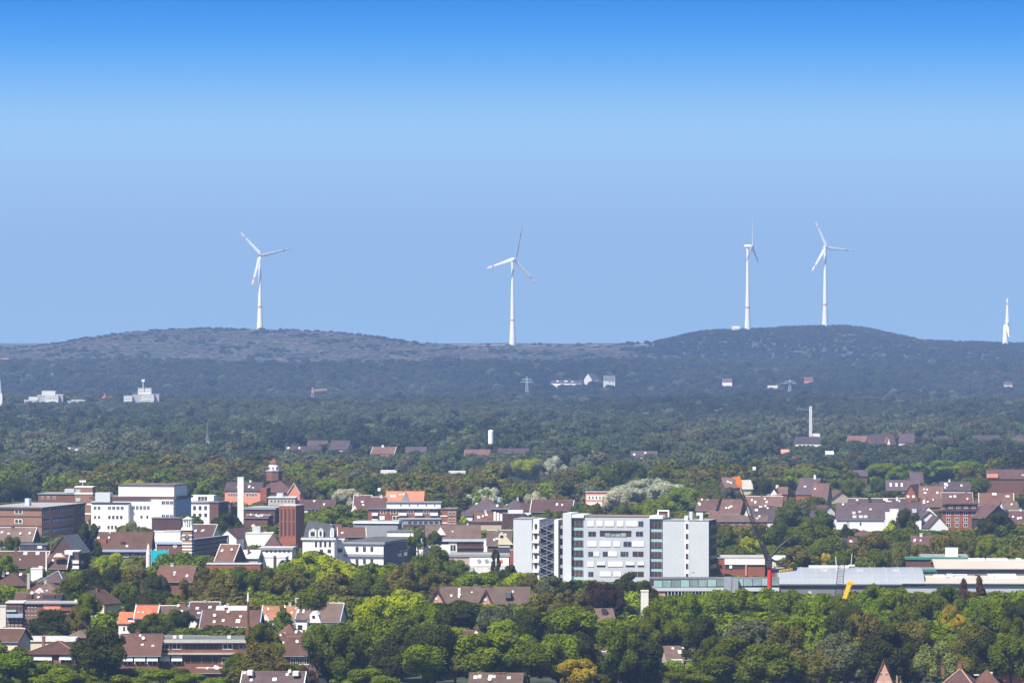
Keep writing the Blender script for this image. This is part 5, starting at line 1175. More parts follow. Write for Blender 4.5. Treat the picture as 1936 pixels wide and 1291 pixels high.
# ================================================================== wind turbines
def blade_mesh():
    m = MB(); st = [(1.2, .9, .9), (6, 3.6, .9), (14, 3.4, .7), (30, 2.4, .45), (46, 1.7, .3)]
    out = []
    def seg(a, b, mi):
        n = 8; base = len(m.v)
        for r, c, t in (a, b):
            for i in range(n):
                q = 2 * math.pi * i / n
                m.v.append((c * .5 * math.cos(q) + c * .18, t * .5 * math.sin(q), r))
        for i in range(n): m.f.append((base + i, base + (i + 1) % n, base + n + (i + 1) % n, base + n + i)); m.m.append(mi)
    def at(r):
        return (r, float(np.interp(r, [0, 1.2, 8, 20, 40, 60, 66], [2.2, 2.4, 7.6, 6.0, 4.3, 3.0, .8])), float(np.interp(r, [0, 1.2, 8, 66], [1.8, 1.8, 1.3, .3])))
    rs = [0, 1.2, 4, 8, 14, 20, 30, 40, 47, 52, 59, 62, 66]
    for a, b in zip(rs, rs[1:]): seg(at(a), at(b), 1 if (a == 47 or a == 62) else 0)
    return m.mesh('blade', ['mast', 'fadedred'])
BLADE = blade_mesh()
def turbine(label, px, ybase, yhub, R_, angs, yaw, first=None, oh=1.):
    D = 9000. if first is None else first
    x = XX(px, D); g = gz(x, D); k_ = D / F
    zb = ZZ(ybase, D); g = min(g, zb)
    root = empty('wind_turbine', (x, D, g), label, 'wind turbine', 0, 'wind turbines on the hills')
    H = ZZ(yhub, D) - g
    m = MB(); b0 = zb - g
    pr = [(6.0, 0), (5.6, b0 + 6), (4.9, b0 + 16), (4.2, b0 + 32), (3.95, b0 + 37)]
    m.lathe(pr, 20)
    m.build('tower_foot', 'mast', root)
    if oh < 1: MB().lathe([(3.95, b0 + 37), (2.6, H - 1)], 20).build('tower', 'mast', root)
    else:
        MB().lathe([(3.98, b0 + 37), (3.95, b0 + 40.5)], 20).build('red_ring', 'fadedred', root)
        MB().lathe([(3.9, b0 + 40.5), (3.1, b0 + 80), (2.1, H - 2)], 20).build('tower', 'mast', root)
    na = link('nacelle', None, root, (0, 0, H), None, yaw)
    bpy.data.objects.remove(na)
    nm = MB(); nm.lathe([(1.2, -7), (3.2, -5), (3.6, 0), (3.2, 5), (2.2, 7.5)], 14)
    nac = nm.build('nacelle', 'mast', root)
    nac.location = (0, 0, H); nac.rotation_euler = (R(90), 0, yaw)
    if oh < 1: nac.scale = (.5, .5, .35)
    hub = MB().lathe([(2.6, 0), (2.4, 2.2), (.6, 4.4)], 14).build('hub', 'midgrey', root)
    fx, fy = math.sin(yaw), -math.cos(yaw)
    hub.location = (fx * 7.6 * oh, fy * 7.6 * oh, H); hub.rotation_euler = (R(90), 0, yaw)
    s = R_ / 66
    for a in angs:
        b = link('blade', BLADE, root, (fx * 9.2 * oh, fy * 9.2 * oh, H), (s, s, s))
        b.rotation_euler = (Matrix.Rotation(yaw, 3, 'Z') @ Matrix.Rotation(R(a), 3, 'Y') @ Matrix.Rotation(R(18 if oh == 1 else 75), 3, 'Z')).to_euler()
turbine('leftmost wind turbine, standing on the long left hill', 491.5, 620, 483, 60, (-43, 77, 197), R(16))
turbine('second wind turbine from the left, on the low ground between the hills', 969, 645, 491, 63, (14, 134, 254), R(28))
turbine('third wind turbine with its rotor seen almost edge on, on the right hill', 1413.5, 621, 466, 58, (0, 120, 240), R(74))
turbine('fourth wind turbine, on the highest point of the right hill', 1560, 616, 468, 54, (-24, 96, 212), R(12))
turbine('fifth, smallest wind turbine at the right edge with rotor seen edge on', 1901, 655, 614, 51, (3, 123, 243), R(88), first=8850., oh=.4)
# ================================================================== trees
def crown_mesh(name, seed, kind, nleaf, leaf, mat):
    """unit crown: radius about 1, z from 0 to 2; lobes covered in leaf clumps"""
    rg = np.random.default_rng(seed)
    if kind == 'round':
        n = 34; u = rg.normal(size=(n, 3)); u /= np.linalg.norm(u, axis=1)[:, None]
        c = u * rg.uniform(.30, .80, (n, 1)) * [1, 1, .85] + [0, 0, 1.0]; r = rg.uniform(.15, .38, n)
        c[:, :2] *= 1 + .35 * np.sin(np.arctan2(c[:, 1], c[:, 0]) * rg.integers(2, 4) + rg.uniform(0, 6))[:, None]
        c[:, 2] = np.maximum(c[:, 2], .42)
    elif kind == 'broad':
        n = 36; a = rg.uniform(0, 6.283, n); rr = np.sqrt(rg.uniform(0, 1, n)) * (.78 + .16 * np.sin(a * rg.integers(2, 4) + rg.uniform(0, 6)))
        c = np.stack([rr * np.cos(a), rr * np.sin(a), 1.5 - rr * rr * .9 - rg.uniform(0, .75, n) * (rg.random(n) < .6)], 1); r = rg.uniform(.14, .34, n)
        c[:, 2] = np.maximum(c[:, 2], .42)
    elif kind == 'willow':
        n = 30; a = rg.uniform(0, 6.283, n); rr = np.sqrt(rg.uniform(0, 1, n)) * .72
        c = np.stack([rr * np.cos(a), rr * np.sin(a), 1.62 - rr * rr * 1.1 - rg.uniform(0, .9, n) * rr], 1); r = rg.uniform(.16, .30, n)
        c[:, 2] = np.maximum(c[:, 2], .3)
    elif kind == 'poplar':
        n = 26; z = rg.uniform(.12, 1.85, n); a = rg.uniform(0, 6.283, n); q = .62 * np.sin(np.clip(z / 2, 0, 1) * math.pi) ** .5
        c = np.stack([q * np.cos(a), q * np.sin(a), z], 1); r = rg.uniform(.25, .38, n) * (.6 + .4 * (1 - z / 2))
    else:  # conifer
        n = 30; z = np.linspace(.1, 1.85, n); a = rg.uniform(0, 6.283, n); q = (1 - z / 2) * .8
        c = np.stack([q * np.cos(a), q * np.sin(a), z], 1); r = .10 + .26 * (1 - z / 2)
    top = (c + r[:, None])[:, 2].max(); s = 2 / top
    c[:, 2] *= s
    k = rg.choice(n, nleaf, p=r ** 2 / (r ** 2).sum())
    d = rg.normal(size=(nleaf, 3)); d[:, 2] += .35; d /= np.linalg.norm(d, axis=1)[:, None]
    zs = 1.7 if kind == 'willow' else 1.
    p = c[k] + d * (r[k] * rg.uniform(.78, 1.12, nleaf))[:, None] * [1, 1, zs]
    # drop the leaves buried in other lobes
    keep = np.ones(nleaf, bool)
    for j in range(n):
        q = np.linalg.norm((p - c[j]) / [1, 1, zs], axis=1)
        keep &= ~((q < r[j] * .72))
    p, d, k = p[keep], d[keep], k[keep]; m = len(p)
    nrm = d + rg.normal(size=(m, 3)) * .45; nrm /= np.linalg.norm(nrm, axis=1)[:, None]
    t = np.cross(nrm, rg.normal(size=(m, 3))); t /= np.linalg.norm(t, axis=1)[:, None]; b = np.cross(nrm, t)
    sz = leaf * rg.uniform(.6, 1.3, (m, 1)); bz = sz * rg.uniform(.6, 1.1, (m, 1))
    V = np.stack([p - t * sz, p - b * bz, p + t * sz, p + b * bz], 1).reshape(-1, 3)
    Fq = np.arange(m * 4).reshape(-1, 4)
    # inner cores so that the crown is not see-through everywhere
    ico = np.array([(0, 0, 1), (.894, 0, .447), (.276, .851, .447), (-.724, .526, .447), (-.724, -.526, .447), (.276, -.851, .447),
                    (.724, .526, -.447), (-.276, .851, -.447), (-.894, 0, -.447), (-.276, -.851, -.447), (.724, -.526, -.447), (0, 0, -1)])
    tri = [(0, 1, 2), (0, 2, 3), (0, 3, 4), (0, 4, 5), (0, 5, 1), (1, 6, 2), (2, 7, 3), (3, 8, 4), (4, 9, 5), (5, 10, 1), (2, 6, 7), (3, 7, 8), (4, 8, 9), (5, 9, 10), (1, 10, 6), (6, 11, 7), (7, 11, 8), (8, 11, 9), (9, 11, 10), (10, 11, 6)]
    faces = Fq.tolist(); vs = [V]
    base = len(V)
    for j in range(n):
        vs.append(ico * r[j] * .80 * rg.uniform(.85, 1.1, (12, 1)) * [1, 1, zs] + c[j]); faces += [(a + base, b_ + base, c_ + base) for a, b_, c_ in tri]; base += 12
    me = bpy.data.meshes.new(name)
    me.from_pydata(np.concatenate(vs).tolist(), [], faces)
    me.materials.append(MATS[mat])
    return me
def trunk_mesh(seed):
    rg = random.Random(seed); m = MB()
    m.tube((0, 0, -.03), (.02, .01, .55), .05, .035, 7).tube((.02, .01, .55), (0, .03, 1), .035, .012, 6)
    for i in range(5):
        a = rg.uniform(0, 6.283); z = rg.uniform(.35, .75); l = rg.uniform(.25, .5)
        m.tube((.015, .01, z), (l * math.cos(a), l * math.sin(a), z + rg.uniform(.15, .3)), .022, .008, 5)
    return m.mesh('trunk', ['wood'])
TRUNKS = [trunk_mesh(i) for i in range(3)]
CR = {k: [crown_mesh('crown', 10 * i + hash_, k, nl, lf, 'leaf') for i in range(nv)] for hash_, (k, nv, nl, lf) in
      enumerate([('round', 5, 9500, .043), ('broad', 5, 9500, .043), ('willow', 3, 9500, .038), ('poplar', 2, 6500, .055), ('conifer', 2, 5500, .045)])}
TINT = {'lime': (.31, .36, .004), 'green': (.150, .200, .003), 'mid': (.105, .126, .006), 'dark': (.052, .062, .008), 'olive': (.145, .130, .02),
        'grey': (.13, .135, .06), 'silver': (.44, .44, .31), 'yellow': (.42, .32, .02), 'copper': (.060, .028, .022), 'rust': (.11, .055, .028), 'pale': (.20, .22, .06)}
WORD = {'lime': 'bright lime green', 'green': 'fresh green', 'mid': 'mid green', 'dark': 'dark green', 'olive': 'olive green', 'grey': 'grey green',
        'silver': 'silvery pale', 'yellow': 'golden yellow', 'copper': 'dark copper leaved', 'rust': 'rusty brown', 'pale': 'pale green'}
KWORD = {'round': 'round crowned tree', 'broad': 'broad crowned tree', 'willow': 'drooping willow', 'poplar': 'columnar tree', 'conifer': 'pointed conifer'}
KNAME = {'round': 'broadleaf_tree', 'broad': 'broadleaf_tree', 'willow': 'willow_tree', 'poplar': 'columnar_tree', 'conifer': 'conifer_tree'}
rnd = random.Random(5)
TREES = []
def tree(px, ytop, wpx, col, kind=None, h=None, label=None, D=None, auto=False, tb=None):
    kind = kind or rnd.choice(['round', 'broad'])
    if h is None: h = 17. if wpx > 45 else (14. if wpx > 25 else 11)
    if D is None: D = (HC - h) * F / (ytop - HY)
    if not auto and D < 1165: D = 1165. + rnd.uniform(0, 14); h = HC - (ytop - HY) * D / F
    TREES.append(dict(px=px, y=ytop, w=wpx, col=col, kind=kind, h=h, D=D, x=XX(px, D), r=wpx * D / F / 2, label=label, auto=auto))

T = """20 1228 110 green;190 1183 100 dark;95 1150 80 dark 12;168 1120 50 mid;150 1145 50 olive 13;135 1090 75 mid;175 1073 75 dark;218 1068 80 dark;262 1070 75 olive;295 1080 60 dark;235 1098 75 mid 14;300 1112 70 dark 14;270 1122 70 dark 14;325 1128 60 mid 12
290 1157 58 mid 12;322 1150 66 mid 12;345 1152 40 dark 12;262 1172 40 dark 9;340 1041 100 green;8 1045 60 green;20 1012 50 mid;110 1262 110 green;60 1250 100 green;165 1275 90 mid;240 1262 110 green;300 1262 90 green;360 1272 90 green;425 1278 80 green
495 1217 120 olive;514 1211 50 green;450 1232 70 mid;577 1259 60 rust;490 1176 60 mid;510 1190 40 mid;385 1070 85 olive;420 1082 80 olive;455 1068 80 mid;500 1070 85 mid;545 1078 80 olive;590 1105 80 mid;640 1080 110 olive;700 1082 100 mid;745 1075 90 olive;585 1040 110 lime;640 1056 90 lime;555 1060 60 green;700 1062 70 green
760 1112 130 lime;705 1122 90 lime;800 1140 80 green;822 1028 60 mid;800 1048 80 mid;770 1062 70 olive;825 1080 80 olive 14;862 1055 45 green;905 1082 110 green 14;985 1080 75 lime 14;966 1066 50 dark 14;1005 1082 60 olive 14;1045 1086 75 grey 15;1072 1112 80 olive;868 1133 125 dark 14;945 1140 90 grey;1030 1118 70 olive;1000 1150 90 dark
1110 1118 84 olive 14;1120 1097 80 copper;1150 1100 60 copper;1190 1079 75 dark;1222 1098 50 dark 13;1172 1115 88 lime 14;1080 1145 150 green;1150 1167 84 green 14;960 1170 110 green;720 1220 160 green;800 1212 130 green;860 1200 120 green;930 1192 150 green;905 1232 140 mid;1000 1215 110 mid;1055 1196 110 green;1092 1192 105 dark;1065 1230 110 dark;1170 1180 90 mid
1092 1243 85 yellow;1160 1260 90 mid;660 1245 90 green;700 1262 110 green;620 1205 80 dark;660 1200 80 dark;650 1180 90 mid;600 1178 60 mid;700 1160 100 green;760 1160 110 mid;820 1180 110 dark;750 1192 90 dark
1275 1126 84 green;1305 1118 90 green;1350 1112 90 green;1400 1110 90 green;1450 1109 90 green;1500 1112 90 green;1545 1119 80 green;1582 1125 70 mid;1650 1101 85 green;1692 1108 80 green;1735 1116 80 mid;1790 1104 80 mid;1885 1128 80 green;1925 1130 60 dark;1850 1130 80 green;1610 1140 70 dark
1420 1168 120 grey;1480 1178 100 olive;1385 1200 110 mid;1450 1215 120 mid;1330 1160 100 dark;1234 1141 76 mid;1280 1175 100 mid 12;1208 1205 100 dark;1226 1228 66 dark;1357 1198 24 yellow;1348 1200 74 mid;1500 1215 100 olive;1520 1160 100 green;1590 1155 100 dark;1640 1155 90 olive;1585 1200 125 grey;1560 1225 90 olive;1620 1235 70 grey
1770 1217 120 pale;1735 1235 70 olive;1812 1235 60 olive;1795 1142 42 yellow;1812 1160 34 yellow;1680 1180 120 dark;1730 1170 90 olive;1700 1145 90 mid;1870 1150 110 mid;1860 1190 110 dark;1910 1195 90 mid;1920 1165 70 mid;1840 1175 80 olive;1650 1210 80 dark;1700 1225 80 dark;1600 1150 70 dark;1370 1240 120 mid;1300 1262 110 mid;1420 1255 110 mid;1500 1255 100 olive;1235 1262 110 mid
1210 903 140 silver;1168 922 84 silver;1258 909 84 silver;1290 920 90 green;1240 940 80 green;1180 950 60 mid;915 919 62 silver;1008 927 54 silver;1000 866 80 lime;1415 1013 62 lime 14;1395 1030 50 mid 12;1683 987 26 lime;1885 968 80 dark;1866 1014 56 green;1650 1005 100 olive;1705 1020 70 olive;1780 1010 110 olive;1826 1012 70 olive;1560 1045 36 yellow
1530 985 100 mid;1500 950 80 mid;1570 1010 80 mid;1600 1035 80 mid;1515 1030 90 olive;1550 960 70 mid;1710 960 60 dark;1722 983 30 mid;1660 1035 60 mid;1640 955 100 silver;642 953 115 green;600 965 60 green;430 967 70 dark;655 922 60 silver;248 905 60 lime;250 984 60 pale;275 995 40 olive;232 992 40 olive;1910 888 85 copper;1935 880 50 dark
1790 868 130 green;1830 880 60 olive;1670 874 75 green;1700 876 60 green;1660 900 50 mid;1560 880 100 green;1510 885 80 green;1600 890 60 mid;1475 905 60 dark;1445 905 55 dark;1380 920 60 grey;1340 930 60 olive;1350 925 50 grey;385 908 50 green;1375 990 60 mid;1350 985 40 olive;1440 990 70 mid;1480 985 60 mid;620 905 80 green;560 900 60 olive;590 905 50 olive
905 945 45 mid;925 950 40 pale;1040 962 50 mid;1090 955 50 mid;1130 950 50 mid;1060 965 40 olive;875 975 26 lime;870 985 30 mid;790 1000 40 mid;820 1002 30 mid;1052 861 50 silver;1425 900 60 mid;1610 905 60 mid;1735 940 40 mid;1810 905 30 dark;1840 900 60 mid;1925 940 40 dark;355 970 36 olive;370 975 40 mid;100 905 70 mid;60 900 90 dark;20 905 80 dark;140 920 50 olive"""
for row in T.replace('\n', ';').split(';'):
    a = row.split(); col = a[3]
    if a[0:2] == ['1640', '955']: continue
    tree(float(a[0]), float(a[1]), float(a[2]), col, h=float(a[4]) if len(a) > 4 else None)
# columns and cones
tree(168, 988, 36, 'dark', 'poplar', 19); tree(219, 1010, 24, 'dark', 'conifer', 13); tree(937, 1038, 17, 'dark', 'poplar', 11)
tree(1640, 956, 16, 'dark', 'conifer', 14); tree(1816, 956, 14, 'dark', 'poplar', 14); tree(535, 1143, 44, 'green', 'conifer', 12); tree(906, 950, 18, 'dark', 'conifer', 13)
tree(1822, 1092, 34, 'rust', 'conifer', 17); tree(1852, 1087, 40, 'rust', 'conifer', 17); tree(375, 1168, 14, 'dark', 'conifer', 8); tree(263, 1178, 22, 'mid', 'conifer', 9)
tree(222, 1044, 48, 'lime', 'round', 11); tree(190, 1053, 34, 'lime', 'round', 10); tree(245, 1055, 30, 'pale', 'round', 10)
tree(1876, 1240, 36, 'mid', 'conifer', 9); tree(1600, 990, 40, 'dark', 'conifer', 13)
for px_, w_ in ((1585, 125), (1770, 120), (495, 120)):
    for t in TREES:
        if t['px'] == px_ and t['w'] == w_: t['kind'] = 'willow'
for t in TREES:
    if t['kind'] in ('conifer', 'poplar') : t['r'] *= 1.5
NHAND = len(TREES)

# ---------------- automatic filling of woods and gardens
keep = np.array(KEEP)
foot = np.array(FOOT)
def inside(x, y, mrg):
    dx, dy = x - foot[:, 0], y - foot[:, 1]
    u = dx * foot[:, 2] - dy * foot[:, 3]; v = dx * foot[:, 3] + dy * foot[:, 2]
    return bool(np.any((u > -mrg) & (u < foot[:, 4] + mrg) & (v > -mrg) & (v < foot[:, 5] + mrg)))
handrect = [(t['px'] - t['w'] * .42, t['px'] + t['w'] * .42, t['y'], t['y'] + min(t['w'] * .55, 45), t['D']) for t in TREES]
allk = np.concatenate([keep, np.array(handrect)])
def limit(px, r_px, D, h, rows, g=0):
    """largest height that leaves everything recorded behind it in view"""
    m = (rows[:, 4] > D + 1) & (px + r_px > rows[:, 0]) & (px - r_px < rows[:, 1])
    if not m.any(): return h
    hh = HC - g - (rows[m, 3] - HY) * D / F
    hm_ = hh.min() + (rnd.uniform(-.4, .8) if D < 3000 else rnd.uniform(0, 2.6))
    return min(h, max(hm_, 7.5) if D > 3000 else hm_)
def shade(x, D, px, y):
    n = math.sin(x / 37 + D / 90) + math.sin(x / 83 - D / 61 + 2) * .8 + rnd.gauss(0, .8)
    if D < 1700 and px > 1180 and y < 1180: tab = ['mid', 'green', 'green', 'mid']
    elif D < 1700: tab = ['dark', 'mid', 'mid', 'green', 'green', 'olive']
    elif D < 2600: tab = ['dark', 'mid', 'mid', 'olive', 'olive', 'green', 'grey']
    else: tab = ['dark', 'mid', 'dark', 'olive', 'mid', 'grey', 'olive', 'green']
    q = (n + 2.4) / 4.8
    return tab[int(max(0, min(.999, q)) * len(tab))]
AUTO = []
D = 1195.
while D < 4200:
    sp = 11.5 if D < 2600 else 12.5
    half = .1075 * D + 14
    x = -half + rnd.uniform(0, sp)
    while x < half:
        xx = x + rnd.uniform(-3, 3); dd = D + rnd.uniform(-7, 7)
        h = rnd.gauss(15.5, 3.2) + (3 * math.sin(xx / 70 + dd / 50)); h = max(9, min(23, h))
        if dd > 2900 : h += 1.5
        r = rnd.uniform(4.2, 9.2) * (.65 + .35 * h / 16)
        px = CX + F * xx / dd
        hl = limit(px, F * r / dd * .95, dd, h, allk)
        if hl < h:
            if hl < 4.2: x += sp * .5; continue
            h = hl - rnd.uniform(0, 1); r = min(r, h * .55)
        if inside(xx, dd, r * .55): x += sp * .5; continue
        y = HY + (HC - h) * F / dd
        AUTO.append((dd, xx, h, r, px, y))
        x += sp * (r / 6.3) ** .7
    D += 17 if D < 1800 else (22 if D < 2700 else 30)
# the individuals: hand placed ones and the automatic ones that show largest
def visible_score(a):
    return a[3] * F / a[0]
cand = [a for a in AUTO if -20 < a[4] < 1956 and a[5] < 1300 and a[0] < 2300]
cand.sort(key=lambda a: -visible_score(a) * (1.3 if a[0] < 1800 else 1))
ninv = max(0, 296 - NHAND)
chosen = set(cand[:ninv])
FOREST = []
for a in AUTO:
    if a in chosen:
        dd, xx, h, r, px, y = a
        tree(px, y, 2 * r * F / dd, shade(xx, dd, px, y), h=h, D=dd, auto=True)
    else: FOREST.append(a)
LAND = [(175, 990, 'the white office complex'), (40, 985, 'the flat brick office at the left edge'), (355, 1020, 'the striped clock tower'), (455, 950, 'the tall white chimney'),
        (550, 1000, 'the brick slot tower'), (518, 900, 'the domed hall'), (690, 1040, 'the white block with the dark side'), (770, 965, 'the brick balcony flats'), (905, 1070, 'the market hall with the orange emblem'),
        (935, 950, 'the mauve hipped roofs'), (1165, 1040, 'the grey clinic block'), (1135, 940, 'the orange school'), (1455, 1060, 'the red and black crane'), (1600, 1095, 'the barrel roofed warehouse'),
        (1850, 1080, 'the beige roofed factory halls'), (1640, 980, 'the long white house'), (1815, 980, 'the four storey brick flats'), (1530, 920, 'the purple roofed brick villa'), (1390, 960, 'the brown roofs by the orange jib'),
        (390, 1230, 'the brick school with awnings'), (95, 1235, 'the hipped brick pavilion'), (95, 1160, 'the salmon and brick flats'), (190, 1135, 'the beige gabled house'), (260, 1175, 'the orange roofed white house'),
        (335, 1095, 'the brown brick hall'), (440, 1170, 'the maroon skylight roof'), (600, 1165, 'the white villa'), (510, 1285, 'the dark skylight roof at the bottom'), (870, 1130, 'the double gabled maroon roof'),
        (895, 1200, 'the small brown roof in the trees'), (935, 1285, 'the vented roof at the bottom'), (1147, 1165, 'the grey beige dormer roof'), (1285, 1240, 'the mottled grey roof'), (1162, 1245, 'the dark white windowed house'),
        (1670, 1275, 'the pointed brick gable'), (1810, 1275, 'the orange verged roof'), (1905, 1260, 'the white dormer house'), (1800, 920, 'the purple and maroon roofs at the right'), (1000, 900, 'the middle woods'), (150, 850, 'the left woods'),
        (1420, 1200, 'the wood at the lower right'), (1750, 1170, 'the grove below the factory halls'), (30, 1090, 'the brown roofs at the left edge'), (780, 1230, 'the bottom grove left of centre'), (1050, 1230, 'the bottom grove right of centre')]
def nearest(t):
    y = t['y'] + 8
    return min(LAND, key=lambda l: (l[0] - t['px']) ** 2 + ((l[1] - y) * 1.5) ** 2)
byl = {}
for t in TREES:
    l = nearest(t)
    dx, dy = t['px'] - l[0], t['y'] + 8 - l[1]
    rel = ('below' if dy > 0 else 'behind') if abs(dy) * 1.5 > abs(dx) else ('right of' if dx > 0 else 'left of')
    if 'wood' in l[2] or 'grove' in l[2]: rel = 'in'
    size = 'big ' if t['w'] > 100 else ('small ' if t['w'] < 42 else '')
    t['base'] = f"{size}{WORD[t['col']]} {KWORD[t['kind']]} {rel} {l[2]}"
    byl.setdefault(t['base'], []).append(t)
ORD = ['', 'second', 'third', 'fourth', 'fifth', 'sixth', 'seventh', 'eighth', 'ninth', 'tenth']
for b, ts in byl.items():
    ts.sort(key=lambda t: t['px'])
    if len(ts) == 1: ts[0]['lab'] = b
    else:
        for i, t in enumerate(ts):
            w_ = 'leftmost' if i == 0 else ('rightmost' if i == len(ts) - 1 else ORD[min(i, 9)] + ' from left')
            t['lab'] = b + f", {w_}"
for t in TREES:
    g = gz(t['x'], t['D'])
    root = empty(KNAME[t['kind']], (t['x'], t['D'], g), t['lab'], 'conifer' if t['kind'] == 'conifer' else 'tree', rnd.uniform(0, 6.28), 'trees in and around the town')
    cb = t['h'] * (.10 if t['kind'] in ('willow', 'poplar', 'conifer') else .13)
    if t['kind'] in ('round', 'broad', 'willow'): cb = max(cb, t['h'] - 2.3 * t['r'])
    cr = link('crown', rnd.choice(CR[t['kind']]), root, (0, 0, cb), (t['r'] * rnd.uniform(.88, 1.15), t['r'] * rnd.uniform(.88, 1.15), (t['h'] - cb) / 2))
    c = TINT[t['col']]; v = rnd.uniform(.85, 1.15); q = rnd.uniform(.93, 1.07)
    cr.color = (c[0] * v * q, c[1] * v, c[2] * v, 1)
    tm = rnd.choice(TRUNKS)
    link('trunk', tm, root, (0, 0, 0), (t['h'] * .55, t['h'] * .55, t['h'] * .7))

# ---------------- the woods: one object, scattered with geometry nodes
pts, scl, rot, tint, idx = [], [], [], [], []
def vary(c, k=.16, cool=0):
    v = rnd.uniform(1 - k, 1 + k)
    c = tuple(v * x * rnd.uniform(.93, 1.07) for x in c)
    return c
FAR = [(.030, .038, .020), (.045, .055, .026), (.058, .070, .030), (.075, .078, .040), (.085, .095, .050)]
def far_tint(x, D):
    n = math.sin(x / 180 + D / 310) + math.sin(x / 77 - D / 450 + 1) * .7 + rnd.gauss(0, .6)
    k = rnd.random()
    if k < .03: return vary((.15, .18, .09))
    if k < .045: return vary((.085, .05, .04))
    if k < .10 and D < 4200: return vary((.10, .145, .03))
    f_ = float(np.interp(D, [2700, 4800, 6200], [1.75, 1.3, 1.0]))
    return vary(tuple(f_ * q for q in FAR[int(max(0, min(4.99, (n + 2.2) / 4.4 * 5)))]), .18)
def woods_tint(x, D):
    if D > 2700: return far_tint(x, D)
    n = math.sin(x / 210 + D / 330) + math.sin(x / 90 - D / 500 + 1) * .6 + rnd.gauss(0, .55)
    a = TINT['dark']; b = TINT['olive']; m_ = TINT['mid']; g = TINT['grey']
    k = rnd.random()
    if k < .025: return vary(TINT['pale'])
    if k < .04: return vary(TINT['rust'])
    if n > 1.0: return vary(b if rnd.random() < .5 else g)
    if n > .0: return vary(m_)
    return vary(a)
for dd, xx, h, r, px, y in FOREST:
    r = r * rnd.uniform(1.0, 1.5); zc_ = min(h / 2, r * .95); pts.append((xx, dd, gz(xx, dd) + h - 2 * zc_)); scl.append((r, r, zc_)); rot.append(rnd.uniform(0, 6.28)); idx.append(rnd.randrange(6))
    tint.append(vary(TINT[shade(xx, dd, px, y)], .2) if dd < 2750 else woods_tint(xx, dd))
STRIPS = [(858, 962, 8880, 8930), (1112, 1152, 8900, 8940), (1196, 1238, 8890, 8950), (985, 1050, 8850, 8870), (0, 17, 8420, 8440), (702, 738, 8180, 8200)]
for p0, p1, d0, d1 in STRIPS:      # pale sandy clearings draped on the ground
    V, n_ = [], 24
    for q in range(n_ + 1):
        pq = p0 + (p1 - p0) * q / n_
        for dq in np.linspace(d0 + 6 * math.sin(q), d1 + 6 * math.sin(q * 1.7), 5):
            xq = XX(pq, dq); V.append((xq, dq, gz(xq, dq) + .6))
    m_ = bpy.data.meshes.new('sandy_field'); m_.from_pydata(V, [], [(5 * q + k, 5 * q + 5 + k, 5 * q + 6 + k, 5 * q + 1 + k) for q in range(n_) for k in range(4)])
    m_.materials.append(MATS['hallbeige'] if p0 > 100 else MATS['pinkbrick'])
    tag(link('sandy_field', m_), 'pale bare field strip near the far hills', kind='structure')
D = 4230.
while D < 9700:
    half = .1085 * D + 25
    if D < 5750: sp, st, h0, r0 = 12.5, 34, 17, 6.8
    elif D < 7750: sp, st, h0, r0 = 14, 40, 16, 7.6
    else: sp, st, h0, r0 = 12, 24, 11, 8
    x = -half + rnd.uniform(0, sp)
    while x < half:
        xx = x + rnd.uniform(-4, 4); dd = D + rnd.uniform(-st * .4, st * .4)
        px = CX + F * xx / dd
        h = max(7, rnd.gauss(h0, 2.2)); r = r0 * rnd.uniform(.75, 1.6)
        z = gz(xx, dd)
        if dd > 8150:
            # hills: the right one is wooded, the left one carries loose scrub
            right = px > 1225 + rnd.gauss(0, 28) + 18 * math.sin(dd / 60)
            clear = (math.sin(xx / 43 + dd / 60) + math.sin(xx / 17 - dd / 35) + rnd.gauss(0, .7))
            if 790 < px < 1240 and dd > 8650 and rnd.random() < .75: x += sp; continue
            if right and clear > 1.9: x += sp; continue
            h = rnd.uniform(2.5, 6) if not right else rnd.uniform(5, 9); r = rnd.uniform(3.5, 8)
            heath = (not right) and clear > -.95
            if heath: h = rnd.uniform(1, 2.2); r = rnd.uniform(4, 9)
        hl = limit(px, F * r / dd, dd, h, keep, z)
        if hl < (.9 if dd > 8150 else 5): x += sp * .6; continue
        if any(p0 < px < p1 and d0 - 8 < dd < d1 + 8 for p0, p1, d0, d1 in STRIPS): x += sp; continue
        h = min(h, hl)
        if inside(xx, dd, 2): x += sp * .5; continue
        zc_ = min(h / 2, r * .9); pts.append((xx, dd, z - .3 + h - 2 * zc_)); scl.append((r, r, zc_)); rot.append(rnd.uniform(0, 6.28)); idx.append(rnd.randrange(6))
        if dd > 8150 and heath: tint.append(vary(rnd.choice([(.38, .25, .23), (.31, .25, .21), (.26, .26, .17), (.22, .16, .16)]), .2))
        elif dd > 8150 and not right: tint.append(vary(rnd.choice([(.05, .06, .03), (.04, .05, .03), (.09, .11, .05)]), .2))
        else: tint.append(woods_tint(xx, dd))
        x += sp
    D += st
print('trees', len(TREES), 'hand', NHAND, 'forest', len(pts))
me = bpy.data.meshes.new('woods')
me.from_pydata(pts, [], [])
for nm, ty, da, k in (('scl', 'FLOAT_VECTOR', scl, 'vector'), ('rotz', 'FLOAT', rot, 'value'), ('tint', 'FLOAT_COLOR', [c + (1,) for c in tint], 'color'), ('pick', 'INT', idx, 'value')):
    at_ = me.attributes.new(nm, ty, 'POINT')
    at_.data.foreach_set(k, np.array(da).ravel())
woods = link('woods', me)
tag(woods, 'continuous woods and scrub covering the plain and the distant hills', kind='stuff')
src = []
for i in range(6):
    o = bpy.data.objects.new('woodland_tree', crown_mesh('woodland_crown', 100 + i, ['round', 'broad'][i % 2], 2600, .075, 'forestleaf'))
    o.use_fake_user = True
    src.append(o)
ng = bpy.data.node_groups.new('scatter_trees', 'GeometryNodeTree')
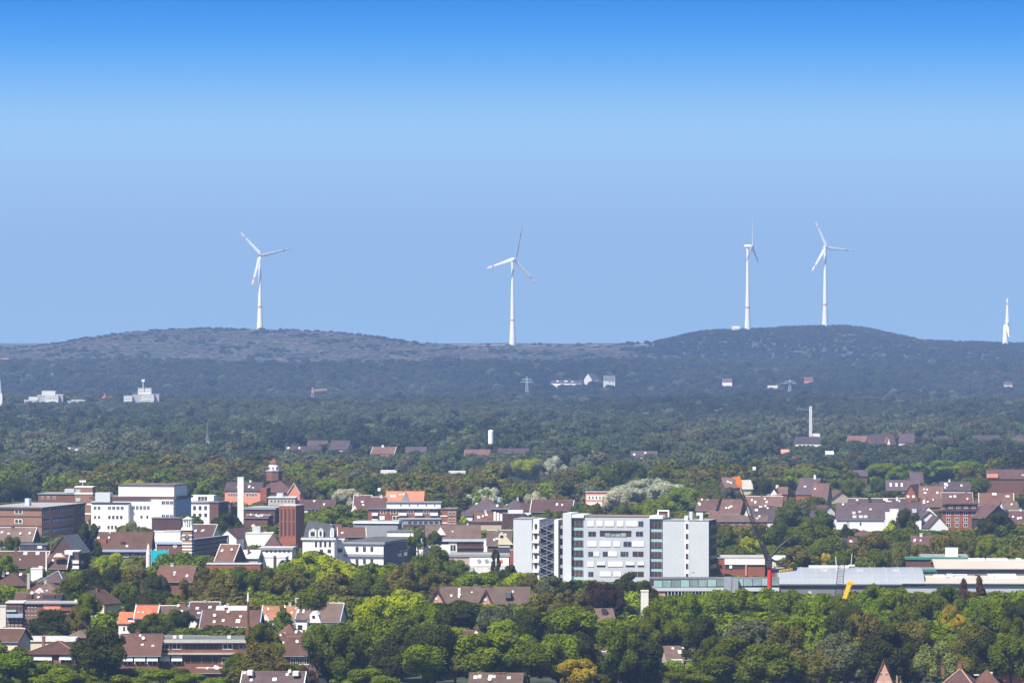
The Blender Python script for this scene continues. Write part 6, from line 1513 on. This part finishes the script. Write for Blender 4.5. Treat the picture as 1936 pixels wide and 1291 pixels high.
ng.interface.new_socket('Geometry', in_out='INPUT', socket_type='NodeSocketGeometry')
ng.interface.new_socket('Geometry', in_out='OUTPUT', socket_type='NodeSocketGeometry')
n = ng.nodes.new; L = ng.links.new
gi, go = n('NodeGroupInput'), n('NodeGroupOutput')
iop = n('GeometryNodeInstanceOnPoints'); jn = n('GeometryNodeJoinGeometry')
for o in src:
    oi = n('GeometryNodeObjectInfo'); oi.inputs['Object'].default_value = o; oi.inputs['As Instance'].default_value = True
    L(oi.outputs['Geometry'], jn.inputs[0])
def attr(nm, ty):
    a = n('GeometryNodeInputNamedAttribute'); a.data_type = ty; a.inputs['Name'].default_value = nm; return a.outputs[0]
m2p = n('GeometryNodeMeshToPoints')
L(gi.outputs[0], m2p.inputs['Mesh']); L(m2p.outputs[0], iop.inputs['Points'])
L(jn.outputs[0], iop.inputs['Instance'])
iop.inputs['Pick Instance'].default_value = True
L(attr('pick', 'INT'), iop.inputs['Instance Index'])
cx_ = n('ShaderNodeCombineXYZ'); L(attr('rotz', 'FLOAT'), cx_.inputs[2]); 
e2r = n('FunctionNodeEulerToRotation'); L(cx_.outputs[0], e2r.inputs[0]); L(e2r.outputs[0], iop.inputs['Rotation'])
L(attr('scl', 'FLOAT_VECTOR'), iop.inputs['Scale'])
L(iop.outputs[0], go.inputs[0])
md = woods.modifiers.new('scatter', 'NODES'); md.node_group = ng

# ================================================================== haze
hb = MB().box(-2600, 2600, -310, 12500, -3, 345)
hz = hb.build('haze', 'white')
hm = bpy.data.materials.new('haze'); hm.use_nodes = True; t = hm.node_tree; t.nodes.clear()
ho = t.nodes.new('ShaderNodeOutputMaterial'); pv = t.nodes.new('ShaderNodeVolumePrincipled')
pv.inputs['Color'].default_value = (.30, .48, .90, 1); pv.inputs['Density'].default_value = 7.0e-5; pv.inputs['Anisotropy'].default_value = .0
t.links.new(pv.outputs[0], ho.inputs['Volume'])
hz.data.materials.clear(); hz.data.materials.append(hm)
tag(hz, 'summer haze lying over the plain', kind='stuff')
